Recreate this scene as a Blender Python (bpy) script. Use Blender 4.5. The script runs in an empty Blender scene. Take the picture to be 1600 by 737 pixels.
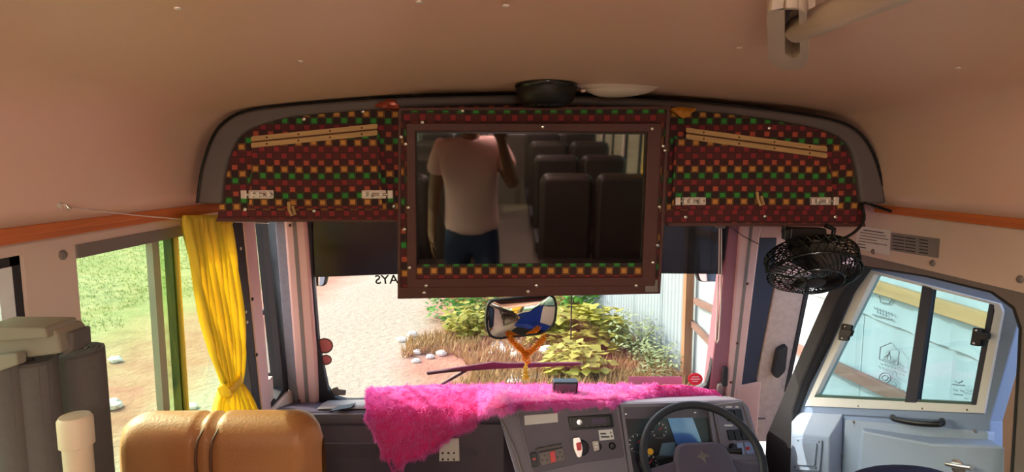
import bpy, bmesh, math, random
from mathutils import Vector, Matrix, noise as mnoise
random.seed(7)
V = Vector
scene = bpy.context.scene
COL = scene.collection

# ---------------------------------------------------------------- camera, sky, sun, exposure
FPX = 930.0
CAM = V((-0.12, 0.0, 1.70))
YAW, PITCH = math.radians(1.36), math.radians(6.5)
FW = V((math.sin(YAW)*math.cos(PITCH), math.cos(YAW)*math.cos(PITCH), -math.sin(PITCH)))
RT = V((math.cos(YAW), -math.sin(YAW), 0))
UP = RT.cross(FW)
cd = bpy.data.cameras.new('camera'); cam = bpy.data.objects.new('camera', cd); COL.objects.link(cam)
cd.sensor_width = 36; cd.lens = FPX/1600*36; cd.clip_start = 0.02; cd.clip_end = 500
cam.matrix_world = Matrix(((RT.x, UP.x, -FW.x, CAM.x), (RT.y, UP.y, -FW.y, CAM.y), (RT.z, UP.z, -FW.z, CAM.z), (0, 0, 0, 1)))
scene.camera = cam

SUN_DIR = V((-0.72, 0.34, 0.62)).normalized()      # towards the sun: left and ahead of the bus
w = bpy.data.worlds.new('sky'); scene.world = w; w.use_nodes = True
nt = w.node_tree; nt.nodes.clear()
out = nt.nodes.new('ShaderNodeOutputWorld'); bg = nt.nodes.new('ShaderNodeBackground'); sky = nt.nodes.new('ShaderNodeTexSky')
sky.sky_type = 'NISHITA'; sky.sun_disc = False
sky.sun_elevation = math.asin(SUN_DIR.z); sky.sun_rotation = math.atan2(SUN_DIR.x, SUN_DIR.y)
sky.air_density = 1.2; sky.dust_density = 2.5; sky.ozone_density = 1.0
bg.inputs['Strength'].default_value = 0.25
nt.links.new(sky.outputs[0], bg.inputs[0]); nt.links.new(bg.outputs[0], out.inputs[0])
sd = bpy.data.lights.new('sun', 'SUN'); sd.energy = 2.0; sd.angle = math.radians(0.6); sd.color = (1.0, 0.93, 0.82)
sun = bpy.data.objects.new('sun', sd); COL.objects.link(sun)
sun.rotation_euler = (-SUN_DIR).to_track_quat('-Z', 'Y').to_euler()
vs = scene.view_settings
vs.view_transform = 'Standard'; vs.look = 'None'; vs.gamma = 1.0; vs.use_curve_mapping = False
vs.exposure = 1.8

# ---------------------------------------------------------------- planes of the bus and pixel rays
def ray(px, py):
    return FW + RT*((px-800)/FPX) - UP*((py-368.5)/FPX)
class Plane:
    def __init__(s, p, n): s.p = V(p); s.n = V(n).normalized()
    def at(s, px, py, off=0.0):
        d = ray(px, py); return CAM + d*(((s.p + s.n*off) - CAM).dot(s.n)/d.dot(s.n))
    def at2(s, q, off=0.0): return s.at(q[0], q[1], off)
def PY(Y): return Plane((0, Y, 0), (0, -1, 0))
def PX(X): return Plane((X, 0, 0), (1 if X < 0 else -1, 0, 0))
def PZ(Z): return Plane((0, 0, Z), (0, 0, -1 if Z > 1.7 else 1))
SHELF = PY(1.75)
TVP = Plane((0, 1.69, 1.55), (0, -math.cos(math.radians(5.4)), -math.sin(math.radians(5.4))))
WS = Plane((0, 2.36, 1.49), (0, -1, -0.25))          # raked windscreen
LW = PX(-1.06); RW = PX(1.06)
DOOR = Plane((1.06, 2.35, 0), (-0.83, -0.10, 0))      # driver's door, a little open
FA = Plane((0, 2.25, 0.80), (0, -1, 0.35))            # dashboard face

# ---------------------------------------------------------------- mesh helpers
def org(p):
    o = V((0, 0, 0))
    while p is not None: o += p.location; p = p.parent
    return o
def mesh_obj(name, verts, faces, m=None, parent=None, smooth=False, loc=None):
    o0 = org(parent)
    base = V(loc) if loc is not None else None
    if parent is None and base is None:
        xs = [v[0] for v in verts]; ys = [v[1] for v in verts]; zs = [v[2] for v in verts]
        base = V(((min(xs)+max(xs))/2, (min(ys)+max(ys))/2, min(zs)))
    sub = base if base is not None else o0
    me = bpy.data.meshes.new(name)
    me.from_pydata([tuple(V(v)-sub) for v in verts], [], faces)
    bm = bmesh.new(); bm.from_mesh(me); bmesh.ops.recalc_face_normals(bm, faces=bm.faces); bm.to_mesh(me); bm.free()
    if smooth is True:
        for p in me.polygons: p.use_smooth = True
    elif smooth:
        for p in me.polygons: p.use_smooth = True
        me.set_sharp_from_angle(angle=math.radians(smooth))
    if m: me.materials.append(m)
    o = bpy.data.objects.new(name, me); COL.objects.link(o)
    o.parent = parent; o.location = (sub-o0) if parent is not None else sub
    return o
def bev(o, w=0.003, seg=2, ang=35):
    b = o.modifiers.new('bevel', 'BEVEL'); b.width = w; b.segments = seg; b.limit_method = 'ANGLE'; b.angle_limit = math.radians(ang)
    b.harden_normals = False
    return o
def tag(o, label, cat, group=None, kind=None):
    o['label'] = label
    if cat: o['category'] = cat
    if group: o['group'] = group
    if kind: o['kind'] = kind
    return o
def thing(name, loc, label, cat, group=None, kind=None):
    o = bpy.data.objects.new(name, None); COL.objects.link(o); o.location = loc; o.empty_display_size = 0.05
    return tag(o, label, cat, group, kind)
def prism(name, pts, ext, m, parent=None, bevel=0, smooth=False, loc=None):
    """polygon pts extruded by vector ext"""
    n = len(pts); ext = V(ext)
    vs_ = [V(p) for p in pts] + [V(p)+ext for p in pts]
    fs = [list(range(n)), list(range(2*n-1, n-1, -1))] + [[i, (i+1) % n, n+(i+1) % n, n+i] for i in range(n)]
    o = mesh_obj(name, vs_, fs, m, parent, smooth, loc)
    if bevel: bev(o, bevel)
    return o
def plate(name, pxs, pl, thick, m, parent=None, off=0.0, bevel=0, smooth=False):
    """a plate whose front face covers the outline on plane pl, thick behind it"""
    return prism(name, [pl.at2(q, off) for q in pxs], -pl.n*thick, m, parent, bevel, smooth)
def ring(name, outer, inner, pl, thick, m, parent=None, off=0.0, bevel=0, closed=True, smooth=False):
    n = len(outer)
    a = [pl.at2(q, off) for q in outer]; b = [pl.at2(q, off) for q in inner]
    vs_ = a + b + [p - pl.n*thick for p in a] + [p - pl.n*thick for p in b]
    fs = []
    for i in range(n if closed else n-1):
        j = (i+1) % n
        fs += [[i, j, n+j, n+i], [2*n+j, 2*n+i, 3*n+i, 3*n+j], [j, i, 2*n+i, 2*n+j], [n+i, n+j, 3*n+j, 3*n+i]]
    if not closed: fs += [[0, n, 3*n, 2*n], [n-1, 3*n-1, 4*n-1, 2*n-1]]
    o = mesh_obj(name, vs_, fs, m, parent, smooth)
    if bevel: bev(o, bevel)
    return o
def rnd(pts, r, k=4):
    """round the corners of a 2D outline by r"""
    res = []; n = len(pts)
    for i in range(n):
        p = V(pts[i]); a = V(pts[i-1]); b = V(pts[(i+1) % n])
        da = (a-p); db = (b-p); ra = min(r, da.length*0.45); rb = min(r, db.length*0.45)
        s = p+da.normalized()*ra; e = p+db.normalized()*rb
        for t in range(k+1):
            u = t/k; q = s*(1-u)**2 + p*2*u*(1-u) + e*u*u; res.append((q.x, q.y))
    return res
def box(name, c, s, m, parent=None, rot=None, bevel=0.003, loc=None):
    c = V(c); hx, hy, hz = s[0]/2, s[1]/2, s[2]/2
    pts = [V((x, y, z)) for z in (-hz, hz) for y in (-hy, hy) for x in (-hx, hx)]
    if rot is not None: pts = [rot @ p for p in pts]
    pts = [p+c for p in pts]
    fs = [[0, 2, 3, 1], [4, 5, 7, 6], [0, 1, 5, 4], [2, 6, 7, 3], [0, 4, 6, 2], [1, 3, 7, 5]]
    o = mesh_obj(name, pts, fs, m, parent, loc=loc)
    if bevel: bev(o, bevel)
    return o
def boxes_mesh(name, bl, m, parent=None, loc=None):
    """several boxes (x0,x1,y0,y1,z0,z1) of one continuous body"""
    vs_, fs = [], []
    for x0, x1, y0, y1, z0, z1 in bl:
        k = len(vs_)
        vs_ += [V((x, y, z)) for z in (z0, z1) for y in (y0, y1) for x in (x0, x1)]
        fs += [[k+i for i in f] for f in ([0, 2, 3, 1], [4, 5, 7, 6], [0, 1, 5, 4], [2, 6, 7, 3], [0, 4, 6, 2], [1, 3, 7, 5])]
    return mesh_obj(name, vs_, fs, m, parent, loc=loc)
def frame_at(d):
    d = V(d).normalized(); a = V((0, 0, 1)) if abs(d.z) < 0.95 else V((1, 0, 0))
    u = d.cross(a).normalized(); return u, d.cross(u).normalized()
def tube_data(pts, r, seg=8, closed=False, caps=True):
    pts = [V(p) for p in pts]; n = len(pts); rs = r if isinstance(r, (list, tuple)) else [r]*n
    vs_, fs = [], []; u = None
    for i, p in enumerate(pts):
        a = pts[i-1] if (i > 0 or closed) else p; b = pts[(i+1) % n] if (i < n-1 or closed) else p
        d = (b-a).normalized()
        if u is None: u, v = frame_at(d)
        else:
            u = (u - d*u.dot(d)).normalized(); v = d.cross(u)
        for k in range(seg):
            t = 2*math.pi*k/seg; vs_.append(p + (u*math.cos(t) + v*math.sin(t))*rs[i])
    for i in range(n if closed else n-1):
        j = (i+1) % n
        for k in range(seg):
            l = (k+1) % seg; fs.append([i*seg+k, i*seg+l, j*seg+l, j*seg+k])
    if caps and not closed: fs += [list(range(seg))[::-1], [(n-1)*seg+k for k in range(seg)]]
    return vs_, fs
def tube(name, pts, r, m, parent=None, seg=8, closed=False):
    vs_, fs = tube_data(pts, r, seg, closed); return mesh_obj(name, vs_, fs, m, parent, 50)
def tubes(name, lst, r, m, parent=None, seg=6):
    """wires that are welded into one cage"""
    vs_, fs = [], []
    for pts, closed in lst:
        a, b = tube_data(pts, r, seg, closed); k = len(vs_); vs_ += a; fs += [[k+i for i in f] for f in b]
    return mesh_obj(name, vs_, fs, m, parent, 50)
def lathe(name, prof, c, ax, m, parent=None, seg=24, sharp=40):
    """prof: (radius, height along ax) list"""
    c = V(c); ax = V(ax).normalized(); u, v = frame_at(ax); vs_, fs = [], []
    for r, h in prof:
        for k in range(seg):
            t = 2*math.pi*k/seg; vs_.append(c + ax*h + (u*math.cos(t)+v*math.sin(t))*max(r, 1e-5))
    n = len(prof)
    for i in range(n-1):
        for k in range(seg):
            l = (k+1) % seg; fs.append([i*seg+k, i*seg+l, (i+1)*seg+l, (i+1)*seg+k])
    fs += [list(range(seg))[::-1], [(n-1)*seg+k for k in range(seg)]]
    return mesh_obj(name, vs_, fs, m, parent, sharp)
def surf(name, rows, m, parent=None, thick=0.0, smooth=True, loc=None, cyc=False):
    n = len(rows[0]); vs_ = [p for r in rows for p in r]; fs = []
    for i in range(len(rows)-1):
        for j in range(n if cyc else n-1):
            k = (j+1) % n; fs.append([i*n+j, i*n+k, (i+1)*n+k, (i+1)*n+j])
    o = mesh_obj(name, vs_, fs, m, parent, smooth, loc)
    if thick:
        s = o.modifiers.new('solid', 'SOLIDIFY'); s.thickness = thick; s.offset = 0
    return o
_screw = {}
def screw(parent, p, n, r=0.0045, m=None, name='screw'):
    key = (round(r, 4), m.name)
    if key not in _screw:
        vs_, fs = [], []
        for rr, h in ((r, 0), (r, r*0.25), (r*0.72, r*0.55), (r*0.2, r*0.62)):
            for k in range(10): vs_.append((rr*math.cos(k*math.pi/5), rr*math.sin(k*math.pi/5), h))
        for i in range(3):
            for k in range(10): fs.append([i*10+k, i*10+(k+1) % 10, (i+1)*10+(k+1) % 10, (i+1)*10+k])
        fs.append([30+k for k in range(10)])
        me = bpy.data.meshes.new('screw'); me.from_pydata(vs_, [], fs); me.materials.append(m)
        for q in me.polygons: q.use_smooth = True
        _screw[key] = me
    o = bpy.data.objects.new(name, _screw[key]); COL.objects.link(o); o.parent = parent
    o.location = V(p)-org(parent); o.rotation_euler = V(n).to_track_quat('Z', 'Y').to_euler()
    return o
def textobj(name, body, size, mw, m, parent=None, extrude=0.0004, align='CENTER', bold=0.0):
    """flat lettering turned into a mesh; mw places it in the world"""
    cu = bpy.data.curves.new(name, 'FONT'); cu.body = body; cu.size = size; cu.extrude = extrude; cu.align_x = align; cu.align_y = 'CENTER'; cu.offset = bold; cu.resolution_u = 3
    t = bpy.data.objects.new('tmp', cu); COL.objects.link(t); bpy.context.view_layer.update()
    me = bpy.data.meshes.new_from_object(t.evaluated_get(bpy.context.evaluated_depsgraph_get()))
    bpy.data.objects.remove(t); bpy.data.curves.remove(cu)
    vs_ = [mw @ v.co for v in me.vertices]; fs = [list(p.vertices) for p in me.polygons]
    bpy.data.meshes.remove(me)
    return mesh_obj(name, vs_, fs, m, parent)
def basis(pl, px, py, off, right=None, mirror=False, ang=0):
    """matrix for lettering on a plane, upright as seen from the camera"""
    p = pl.at(px, py, off); n = pl.n
    r = (pl.at(px+4, py, off)-pl.at(px-4, py, off)).normalized() if right is None else V(right).normalized()
    u = n.cross(r).normalized()
    if ang: r, u = r*math.cos(ang)+u*math.sin(ang), u*math.cos(ang)-r*math.sin(ang)
    if mirror: r = -r
    return Matrix(((r.x, u.x, n.x, p.x), (r.y, u.y, n.y, p.y), (r.z, u.z, n.z, p.z), (0, 0, 0, 1)))
def ell(cx, cy, rx, ry, k=20, rot=0):
    return [(cx+rx*math.cos(t)*math.cos(rot)-ry*math.sin(t)*math.sin(rot), cy+rx*math.cos(t)*math.sin(rot)+ry*math.sin(t)*math.cos(rot)) for t in [2*math.pi*i/k for i in range(k)]]
def rect(x0, y0, x1, y1): return [(x0, y0), (x1, y0), (x1, y1), (x0, y1)]

# ---------------------------------------------------------------- materials
def lin(c):
    f = lambda x: x/12.92 if x <= 0.04045 else ((x+0.055)/1.055)**2.4
    return (f(c[0]/255), f(c[1]/255), f(c[2]/255), 1)
def mat(name, c, rough=0.6, metal=0.0, var=0.08, scale=12.0, bump=0.0, bscale=200.0, spec=0.5, coat=0.0, sheen=0.0, trans=0.0):
    m = bpy.data.materials.new(name); m.use_nodes = True; t = m.node_tree; b = t.nodes['Principled BSDF']
    col = lin(c)
    if var:
        co = t.nodes.new('ShaderNodeTexCoord'); nz = t.nodes.new('ShaderNodeTexNoise'); nz.inputs['Scale'].default_value = scale; nz.inputs['Detail'].default_value = 4
        mx = t.nodes.new('ShaderNodeMix'); mx.data_type = 'RGBA'
        mx.inputs[6].default_value = tuple(x*(1-var) for x in col[:3])+(1,); mx.inputs[7].default_value = tuple(min(1, x*(1+var)) for x in col[:3])+(1,)
        t.links.new(co.outputs['Object'], nz.inputs['Vector']); t.links.new(nz.outputs['Fac'], mx.inputs[0]); t.links.new(mx.outputs[2], b.inputs['Base Color'])
    else: b.inputs['Base Color'].default_value = col
    b.inputs['Roughness'].default_value = rough; b.inputs['Metallic'].default_value = metal
    b.inputs['Specular IOR Level'].default_value = spec; b.inputs['Coat Weight'].default_value = coat; b.inputs['Sheen Weight'].default_value = sheen
    if bump:
        co2 = t.nodes.new('ShaderNodeTexCoord'); n2 = t.nodes.new('ShaderNodeTexNoise'); n2.inputs['Scale'].default_value = bscale
        bp = t.nodes.new('ShaderNodeBump'); bp.inputs['Strength'].default_value = bump; bp.inputs['Distance'].default_value = 0.002
        t.links.new(co2.outputs['Object'], n2.inputs['Vector']); t.links.new(n2.outputs['Fac'], bp.inputs['Height']); t.links.new(bp.outputs[0], b.inputs['Normal'])
    if trans:
        tr = t.nodes.new('ShaderNodeBsdfTranslucent'); tr.inputs[0].default_value = col; ms = t.nodes.new('ShaderNodeMixShader'); ms.inputs[0].default_value = trans
        t.links.new(b.outputs[0], ms.inputs[1]); t.links.new(tr.outputs[0], ms.inputs[2]); t.links.new(ms.outputs[0], t.nodes['Material Output'].inputs[0])
    return m
def glassmat(name, tint, refl=0.06, rough=0.02):
    m = bpy.data.materials.new(name); m.use_nodes = True; t = m.node_tree; t.nodes.clear()
    o = t.nodes.new('ShaderNodeOutputMaterial'); tr = t.nodes.new('ShaderNodeBsdfTransparent'); gl = t.nodes.new('ShaderNodeBsdfGlossy'); mx = t.nodes.new('ShaderNodeMixShader')
    tr.inputs[0].default_value = lin(tint); gl.inputs['Roughness'].default_value = rough; mx.inputs[0].default_value = refl
    t.links.new(tr.outputs[0], mx.inputs[1]); t.links.new(gl.outputs[0], mx.inputs[2]); t.links.new(mx.outputs[0], o.inputs[0])
    return m
def math_node(t, op, a, b=None, c=None):
    n = t.nodes.new('ShaderNodeMath'); n.operation = op
    for i, x in enumerate((a, b, c)):
        if x is None: continue
        if isinstance(x, (int, float)): n.inputs[i].default_value = x
        else: t.links.new(x, n.inputs[i])
    return n.outputs[0]
def fabric(name):
    """printed cloth: rows of small squares in orange, green and red on dark maroon"""
    m = bpy.data.materials.new(name); m.use_nodes = True; t = m.node_tree; b = t.nodes['Principled BSDF']
    g = t.nodes.new('ShaderNodeTexCoord'); sp = t.nodes.new('ShaderNodeSeparateXYZ'); t.links.new(g.outputs['Object'], sp.inputs[0])
    wv = t.nodes.new('ShaderNodeTexNoise'); wv.inputs['Scale'].default_value = 4; t.links.new(g.outputs['Object'], wv.inputs['Vector'])
    wob = math_node(t, 'MULTIPLY', math_node(t, 'SUBTRACT', wv.outputs['Fac'], 0.5), 0.5)
    u = math_node(t, 'ADD', math_node(t, 'DIVIDE', sp.outputs[0], 0.0212), wob)
    v = math_node(t, 'ADD', math_node(t, 'DIVIDE', sp.outputs[2], 0.0190), wob)
    v = math_node(t, 'ADD', v, math_node(t, 'DIVIDE', sp.outputs[1], 0.019))
    cu = math_node(t, 'FLOOR', u); cv = math_node(t, 'FLOOR', v)
    fu = math_node(t, 'ABSOLUTE', math_node(t, 'SUBTRACT', math_node(t, 'FRACT', u), 0.5)); fv = math_node(t, 'ABSOLUTE', math_node(t, 'SUBTRACT', math_node(t, 'FRACT', v), 0.5))
    dmax = math_node(t, 'MAXIMUM', fu, fv)
    par = math_node(t, 'PINGPONG', math_node(t, 'ADD', cu, cv), 1.0)                       # 0 or 1
    row = math_node(t, 'DIVIDE', math_node(t, 'ADD', math_node(t, 'FLOORED_MODULO', cv, 9.0), 0.5), 9.0)
    def ramp(cols):
        r = t.nodes.new('ShaderNodeValToRGB'); r.color_ramp.interpolation = 'CONSTANT'; e = r.color_ramp.elements
        while len(e) < len(cols): e.new(0.5)
        for i, c in enumerate(cols): e[i].position = i/len(cols); e[i].color = lin(c)
        t.links.new(row, r.inputs[0]); return r.outputs[0]
    OR, GR, DR, RO = (216, 150, 66), (44, 156, 54), (150, 36, 44), (192, 84, 56)
    c1 = ramp([DR, OR, GR, RO, DR, GR, OR, RO, DR])
    c2 = ramp([(84, 24, 26), (40, 16, 16), (38, 18, 16), (62, 20, 22), (84, 24, 26), (38, 18, 16), (40, 16, 16), (62, 20, 22), (84, 24, 26)])
    c3 = ramp([(60, 18, 20), (184, 116, 42), (48, 104, 32), (96, 38, 26), (60, 18, 20), (48, 104, 32), (184, 116, 42), (84, 32, 24), (60, 18, 20)])
    inner = math_node(t, 'LESS_THAN', dmax, 0.35); line = math_node(t, 'GREATER_THAN', dmax, 0.44)
    def mix(f, a, bb):
        n = t.nodes.new('ShaderNodeMix'); n.data_type = 'RGBA'
        t.links.new(f, n.inputs[0])
        for k, x in ((6, a), (7, bb)):
            if isinstance(x, tuple): n.inputs[k].default_value = lin(x)
            else: t.links.new(x, n.inputs[k])
        return n.outputs[2]
    half = mix(inner, c2, c1)
    sq = mix(line, half, c3)
    full = mix(math_node(t, 'GREATER_THAN', par, 0.5), c2, sq)
    nz = t.nodes.new('ShaderNodeTexNoise'); nz.inputs['Scale'].default_value = 9; t.links.new(g.outputs['Object'], nz.inputs['Vector'])
    worn = mix(math_node(t, 'MULTIPLY', nz.outputs['Fac'], 0.35), full, (70, 24, 24))
    t.links.new(worn, b.inputs['Base Color']); b.inputs['Roughness'].default_value = 0.75; b.inputs['Sheen Weight'].default_value = 0.1
    wn = t.nodes.new('ShaderNodeTexNoise'); wn.inputs['Scale'].default_value = 500; bp = t.nodes.new('ShaderNodeBump'); bp.inputs['Strength'].default_value = 0.25; bp.inputs['Distance'].default_value = 0.001
    t.links.new(g.outputs['Object'], wn.inputs['Vector']); t.links.new(wn.outputs['Fac'], bp.inputs['Height']); t.links.new(bp.outputs[0], b.inputs['Normal'])
    return m
def woodmat(name, c, rough=0.5, sc=(3, 3, 60)):
    m = mat(name, c, rough, var=0); t = m.node_tree; b = t.nodes['Principled BSDF']
    g = t.nodes.new('ShaderNodeTexCoord'); mp = t.nodes.new('ShaderNodeMapping'); mp.inputs['Scale'].default_value = sc
    nz = t.nodes.new('ShaderNodeTexNoise'); nz.inputs['Scale'].default_value = 1.0; nz.inputs['Detail'].default_value = 6; nz.inputs['Distortion'].default_value = 0.6
    mx = t.nodes.new('ShaderNodeMix'); mx.data_type = 'RGBA'; cc = lin(c)
    mx.inputs[6].default_value = tuple(x*0.62 for x in cc[:3])+(1,); mx.inputs[7].default_value = tuple(min(1, x*1.3) for x in cc[:3])+(1,)
    t.links.new(g.outputs['Object'], mp.inputs[0]); t.links.new(mp.outputs[0], nz.inputs['Vector']); t.links.new(nz.outputs['Fac'], mx.inputs[0]); t.links.new(mx.outputs[2], b.inputs['Base Color'])
    return m

M = {}
M['liner'] = mat('roof_liner', (234, 194, 172), 0.42, var=0.03, scale=3, bump=0.05, bscale=60)
M['panel'] = mat('wall_panel', (224, 198, 182), 0.5, var=0.04, scale=6)
M['pillar'] = mat('pillar_paint', (220, 178, 172), 0.45, var=0.05, scale=9)
M['stone'] = mat('mottled_vinyl', (190, 165, 155), 0.6, var=0.28, scale=45, bump=0.2, bscale=90)
M['moulding'] = mat('grey_moulding', (98, 88, 86), 0.6, var=0.07, scale=20, bump=0.15)
M['fabric'] = fabric('printed_check_cloth')
M['maroon'] = mat('maroon_leatherette', (84, 42, 36), 0.5, var=0.12, scale=25, bump=0.5, bscale=350)
M['screen'] = mat('screen_glass', (6, 6, 8), 0.03, var=0, spec=1.0); M['screen'].node_tree.nodes['Principled BSDF'].inputs['IOR'].default_value = 1.85
M['bezel'] = mat('glossy_bezel', (16, 14, 15), 0.25, var=0)
M['orange'] = woodmat('orange_wood', (206, 112, 56), 0.45, (40, 3, 60))
M['tanwood'] = woodmat('tan_strip', (196, 158, 104), 0.6, (5, 60, 60))
M['chrome'] = mat('bright_metal', (225, 220, 215), 0.25, 0.9, var=0.05)
M['bolt'] = mat('worn_bolt', (225, 212, 200), 0.4, 0.35, var=0.2, scale=60)
M['black'] = mat('black_plastic', (20, 19, 21), 0.45, var=0.1, scale=30)
M['blackgloss'] = mat('black_gloss', (14, 13, 15), 0.2, var=0)
M['rubber'] = mat('dark_rubber', (40, 38, 42), 0.65, var=0.1, scale=20)
M['greyrub'] = mat('grey_seal', (128, 116, 112), 0.7, var=0.1, scale=20)
M['curtain'] = mat('yellow_curtain', (255, 224, 84), 0.7, var=0.06, scale=30, bump=0.3, bscale=400, trans=0.45)
M['leather'] = mat('tan_leather', (170, 110, 68), 0.45, var=0.12, scale=10, bump=0.45, bscale=160)
M['seam'] = mat('seam_brown', (90, 50, 28), 0.6)
M['mat'] = mat('grey_foam_mat', (98, 90, 88), 0.9, var=0.12, scale=80, bump=0.4, bscale=400)
M['pvc'] = mat('cream_pvc', (214, 190, 164), 0.45, var=0.05, scale=14)
M['card'] = mat('grey_card', (140, 130, 116), 0.8, var=0.12, scale=14)
M['dash'] = mat('dash_plastic', (122, 114, 124), 0.5, var=0.08, scale=14, bump=0.25, bscale=500)
M['dashtop'] = mat('dash_top', (124, 114, 114), 0.5, var=0.1, scale=10, bump=0.2, bscale=400)
M['dashdark'] = mat('dash_dark', (86, 76, 88), 0.45, var=0.08, scale=20, bump=0.15, bscale=500)
M['fur'] = mat('pink_fur', (250, 52, 146), 0.8, var=0.10, scale=40, sheen=0.3, trans=0.15)
M['furlight'] = mat('pink_fur_tips', (255, 128, 204), 0.8, var=0.12, scale=40, trans=0.25)
M['doorblue'] = mat('door_blue_grey', (140, 160, 196), 0.45, var=0.03, scale=8, bump=0.08, bscale=300)
M['doorcard'] = mat('door_card', (160, 176, 202), 0.55, var=0.04, scale=8, bump=0.25, bscale=500)
M['white'] = mat('white_paint', (236, 236, 236), 0.4, var=0.03)
M['paper'] = mat('paper', (232, 226, 218), 0.7, var=0.04)
M['foil'] = mat('foil_label', (150, 140, 138), 0.45, 0.3, var=0.15, scale=60)
M['ink'] = mat('ink', (52, 46, 46), 0.7, var=0)
M['inkgrey'] = mat('ink_faded', (96, 104, 108), 0.7, var=0)
M['glass'] = glassmat('clear_glass', (222, 226, 222), 0.04)
M['glassgreen'] = glassmat('green_glass', (206, 232, 196), 0.05)
M['glassdoor'] = glassmat('blue_green_glass', (150, 184, 188), 0.06)
M['tint'] = glassmat('dark_film', (96, 92, 102), 0.05, 0.2)
M['mirror'] = mat('mirror_silver', (215, 215, 220), 0.03, 1.0, var=0)
M['red'] = mat('red_plastic', (220, 40, 44), 0.4, var=0.05)
M['rednote'] = mat('red_disc', (214, 44, 64), 0.5, var=0.05)
M['pinknote'] = mat('pink_disc', (196, 110, 110), 0.5, var=0.05)
M['yellow'] = mat('yellow_plastic', (240, 180, 40), 0.4, var=0.05)
M['navy'] = mat('navy_fabric', (30, 42, 92), 0.85, var=0.15, scale=40, bump=0.3)
M['blue'] = mat('blue_fabric', (38, 62, 150), 0.85, var=0.15, scale=40, bump=0.3)
M['cluster'] = mat('cluster_black', (34, 33, 38), 0.3, var=0)
M['bluegloss'] = mat('blue_lit_lens', (70, 110, 180), 0.12, var=0, spec=0.8)  # blue light falling on the lens is painted into its base colour
M['cream'] = mat('cream_plastic', (208, 190, 176), 0.4, var=0.05)
M['lens'] = mat('frosted_lens', (218, 206, 192), 0.3, var=0.05, trans=0.2)
M['marigold'] = mat('marigold', (255, 158, 30), 0.8, var=0.25, scale=120, trans=0.25)
M['gold'] = mat('gold_bead', (240, 196, 60), 0.4, var=0.2, scale=90)
M['wiper'] = mat('wiper_red_black', (90, 40, 52), 0.5, var=0.1)
M['floor'] = mat('floor_vinyl', (118, 98, 86), 0.6, var=0.15, scale=8)
M['seatbrown'] = mat('rear_seat_brown', (48, 30, 26), 0.5, var=0.12, scale=10)
M['zinc'] = mat('zinc_sheet', (150, 160, 164), 0.5, 0.1, var=0.06, scale=2.5)
M['post'] = woodmat('fence_timber', (140, 98, 66), 0.75, (25, 25, 3))
M['rail'] = woodmat('rail_timber', (158, 122, 78), 0.75, (25, 3, 25))
M['brace_shaded'] = woodmat('shaded_rail_timber', (112, 82, 70), 0.8, (25, 3, 25))  # rail timber made darker: shade on the low rails put into the colour
M['stem'] = mat('stem_green', (110, 112, 60), 0.8)
M['leafg'] = mat('leaf_green', (92, 146, 54), 0.6, var=0.35, scale=3, trans=0.35)
M['leafy'] = mat('leaf_yellow_green', (166, 160, 66), 0.6, var=0.3, scale=3, trans=0.35)
M['leafd'] = mat('dry_grass', (170, 136, 90), 0.8, var=0.3, scale=3, trans=0.2)
M['leafp'] = mat('pale_weed', (146, 158, 112), 0.7, var=0.3, scale=3, trans=0.3)
M['grass'] = mat('grass_blades', (136, 142, 80), 0.8, var=0.35, scale=0.6, trans=0.3)
M['stonegrey'] = mat('pale_stone', (226, 214, 200), 0.8, var=0.15, scale=10)
M['tape'] = mat('masking_tape', (222, 196, 170), 0.7)
# ---------------------------------------------------------------- the shell of the bus
def catmull(p, k=4):
    res = []
    for i in range(len(p)-1):
        a, b, c, d = p[max(i-1, 0)], p[i], p[i+1], p[min(i+2, len(p)-1)]
        for j in range(k):
            t = j/k
            res.append(tuple(0.5*((2*b[q]) + (-a[q]+c[q])*t + (2*a[q]-5*b[q]+4*c[q]-d[q])*t*t + (-a[q]+3*b[q]-3*c[q]+d[q])*t**3) for q in range(len(b))))
    res.append(p[-1]); return res
half = [(1.028, 1.59), (0.998, 1.73), (0.966, 1.797), (0.915, 1.844), (0.855, 1.866), (0.74, 1.882), (0.55, 1.899), (0.30, 1.914), (0, 1.921)]
sec = catmull(half, 3)
sec = [(-x, z) for x, z in sec] + [(x, z) for x, z in sec[::-1]][1:]
rows = [[V((x, y, z)) for x, z in sec] for y in (-4.6, -3, -1.5, 0, 0.8, 1.5, 2.1, 2.46)]
ceil = surf('ceiling', rows, M['liner'])
s = ceil.modifiers.new('solid', 'SOLIDIFY'); s.thickness = 0.03; s.offset = -1 if ceil.data.polygons[0].normal.z < 0 else 1
if ceil.data.polygons[len(sec)//2].normal.z > 0: ceil.data.flip_normals()
s.offset = -1
tag(ceil, 'glossy cream roof liner curving down to both sides', 'ceiling', kind='structure')
for q in ((278, 12), (655, 2), (790, 8), (1155, 74), (1497, 105), (1492, 270), (1552, 268), (470, 95)):
    d = ray(*q); t_ = 0.0
    # walk along the ray to the liner
    for i in range(400):
        p = CAM + d*(i*0.01); zc = max([z for x, z in sec if abs(x-p.x) < 0.06] or [1.6])
        if p.z > zc-0.006: break
    screw(ceil, p, (0, 0, -1) if abs(p.x) < 0.8 else (-1 if p.x > 0 else 1, 0, -0.4), 0.005, M['bolt'])
fl = boxes_mesh('floor', [(-1.12, 1.12, -4.6, 2.6, -0.08, 0.0)], M['floor']); tag(fl, 'dull vinyl floor of the bus', 'floor', kind='structure')
def side_wall(sgn, name, spec, label):
    a, b = (1.06, 1.10)
    bl = [((a*sgn, b*sgn) if sgn > 0 else (b*sgn, a*sgn))+(y0, y1, z0, z1) for y0, y1, z0, z1 in spec]
    o = boxes_mesh(name, bl, M['panel']); return tag(o, label, 'wall', kind='structure')
rear_posts = [(y, y+0.07, 0.84, 1.53) for y in (-4.6, -3.5, -2.3, -1.1, 0.0)]
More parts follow.
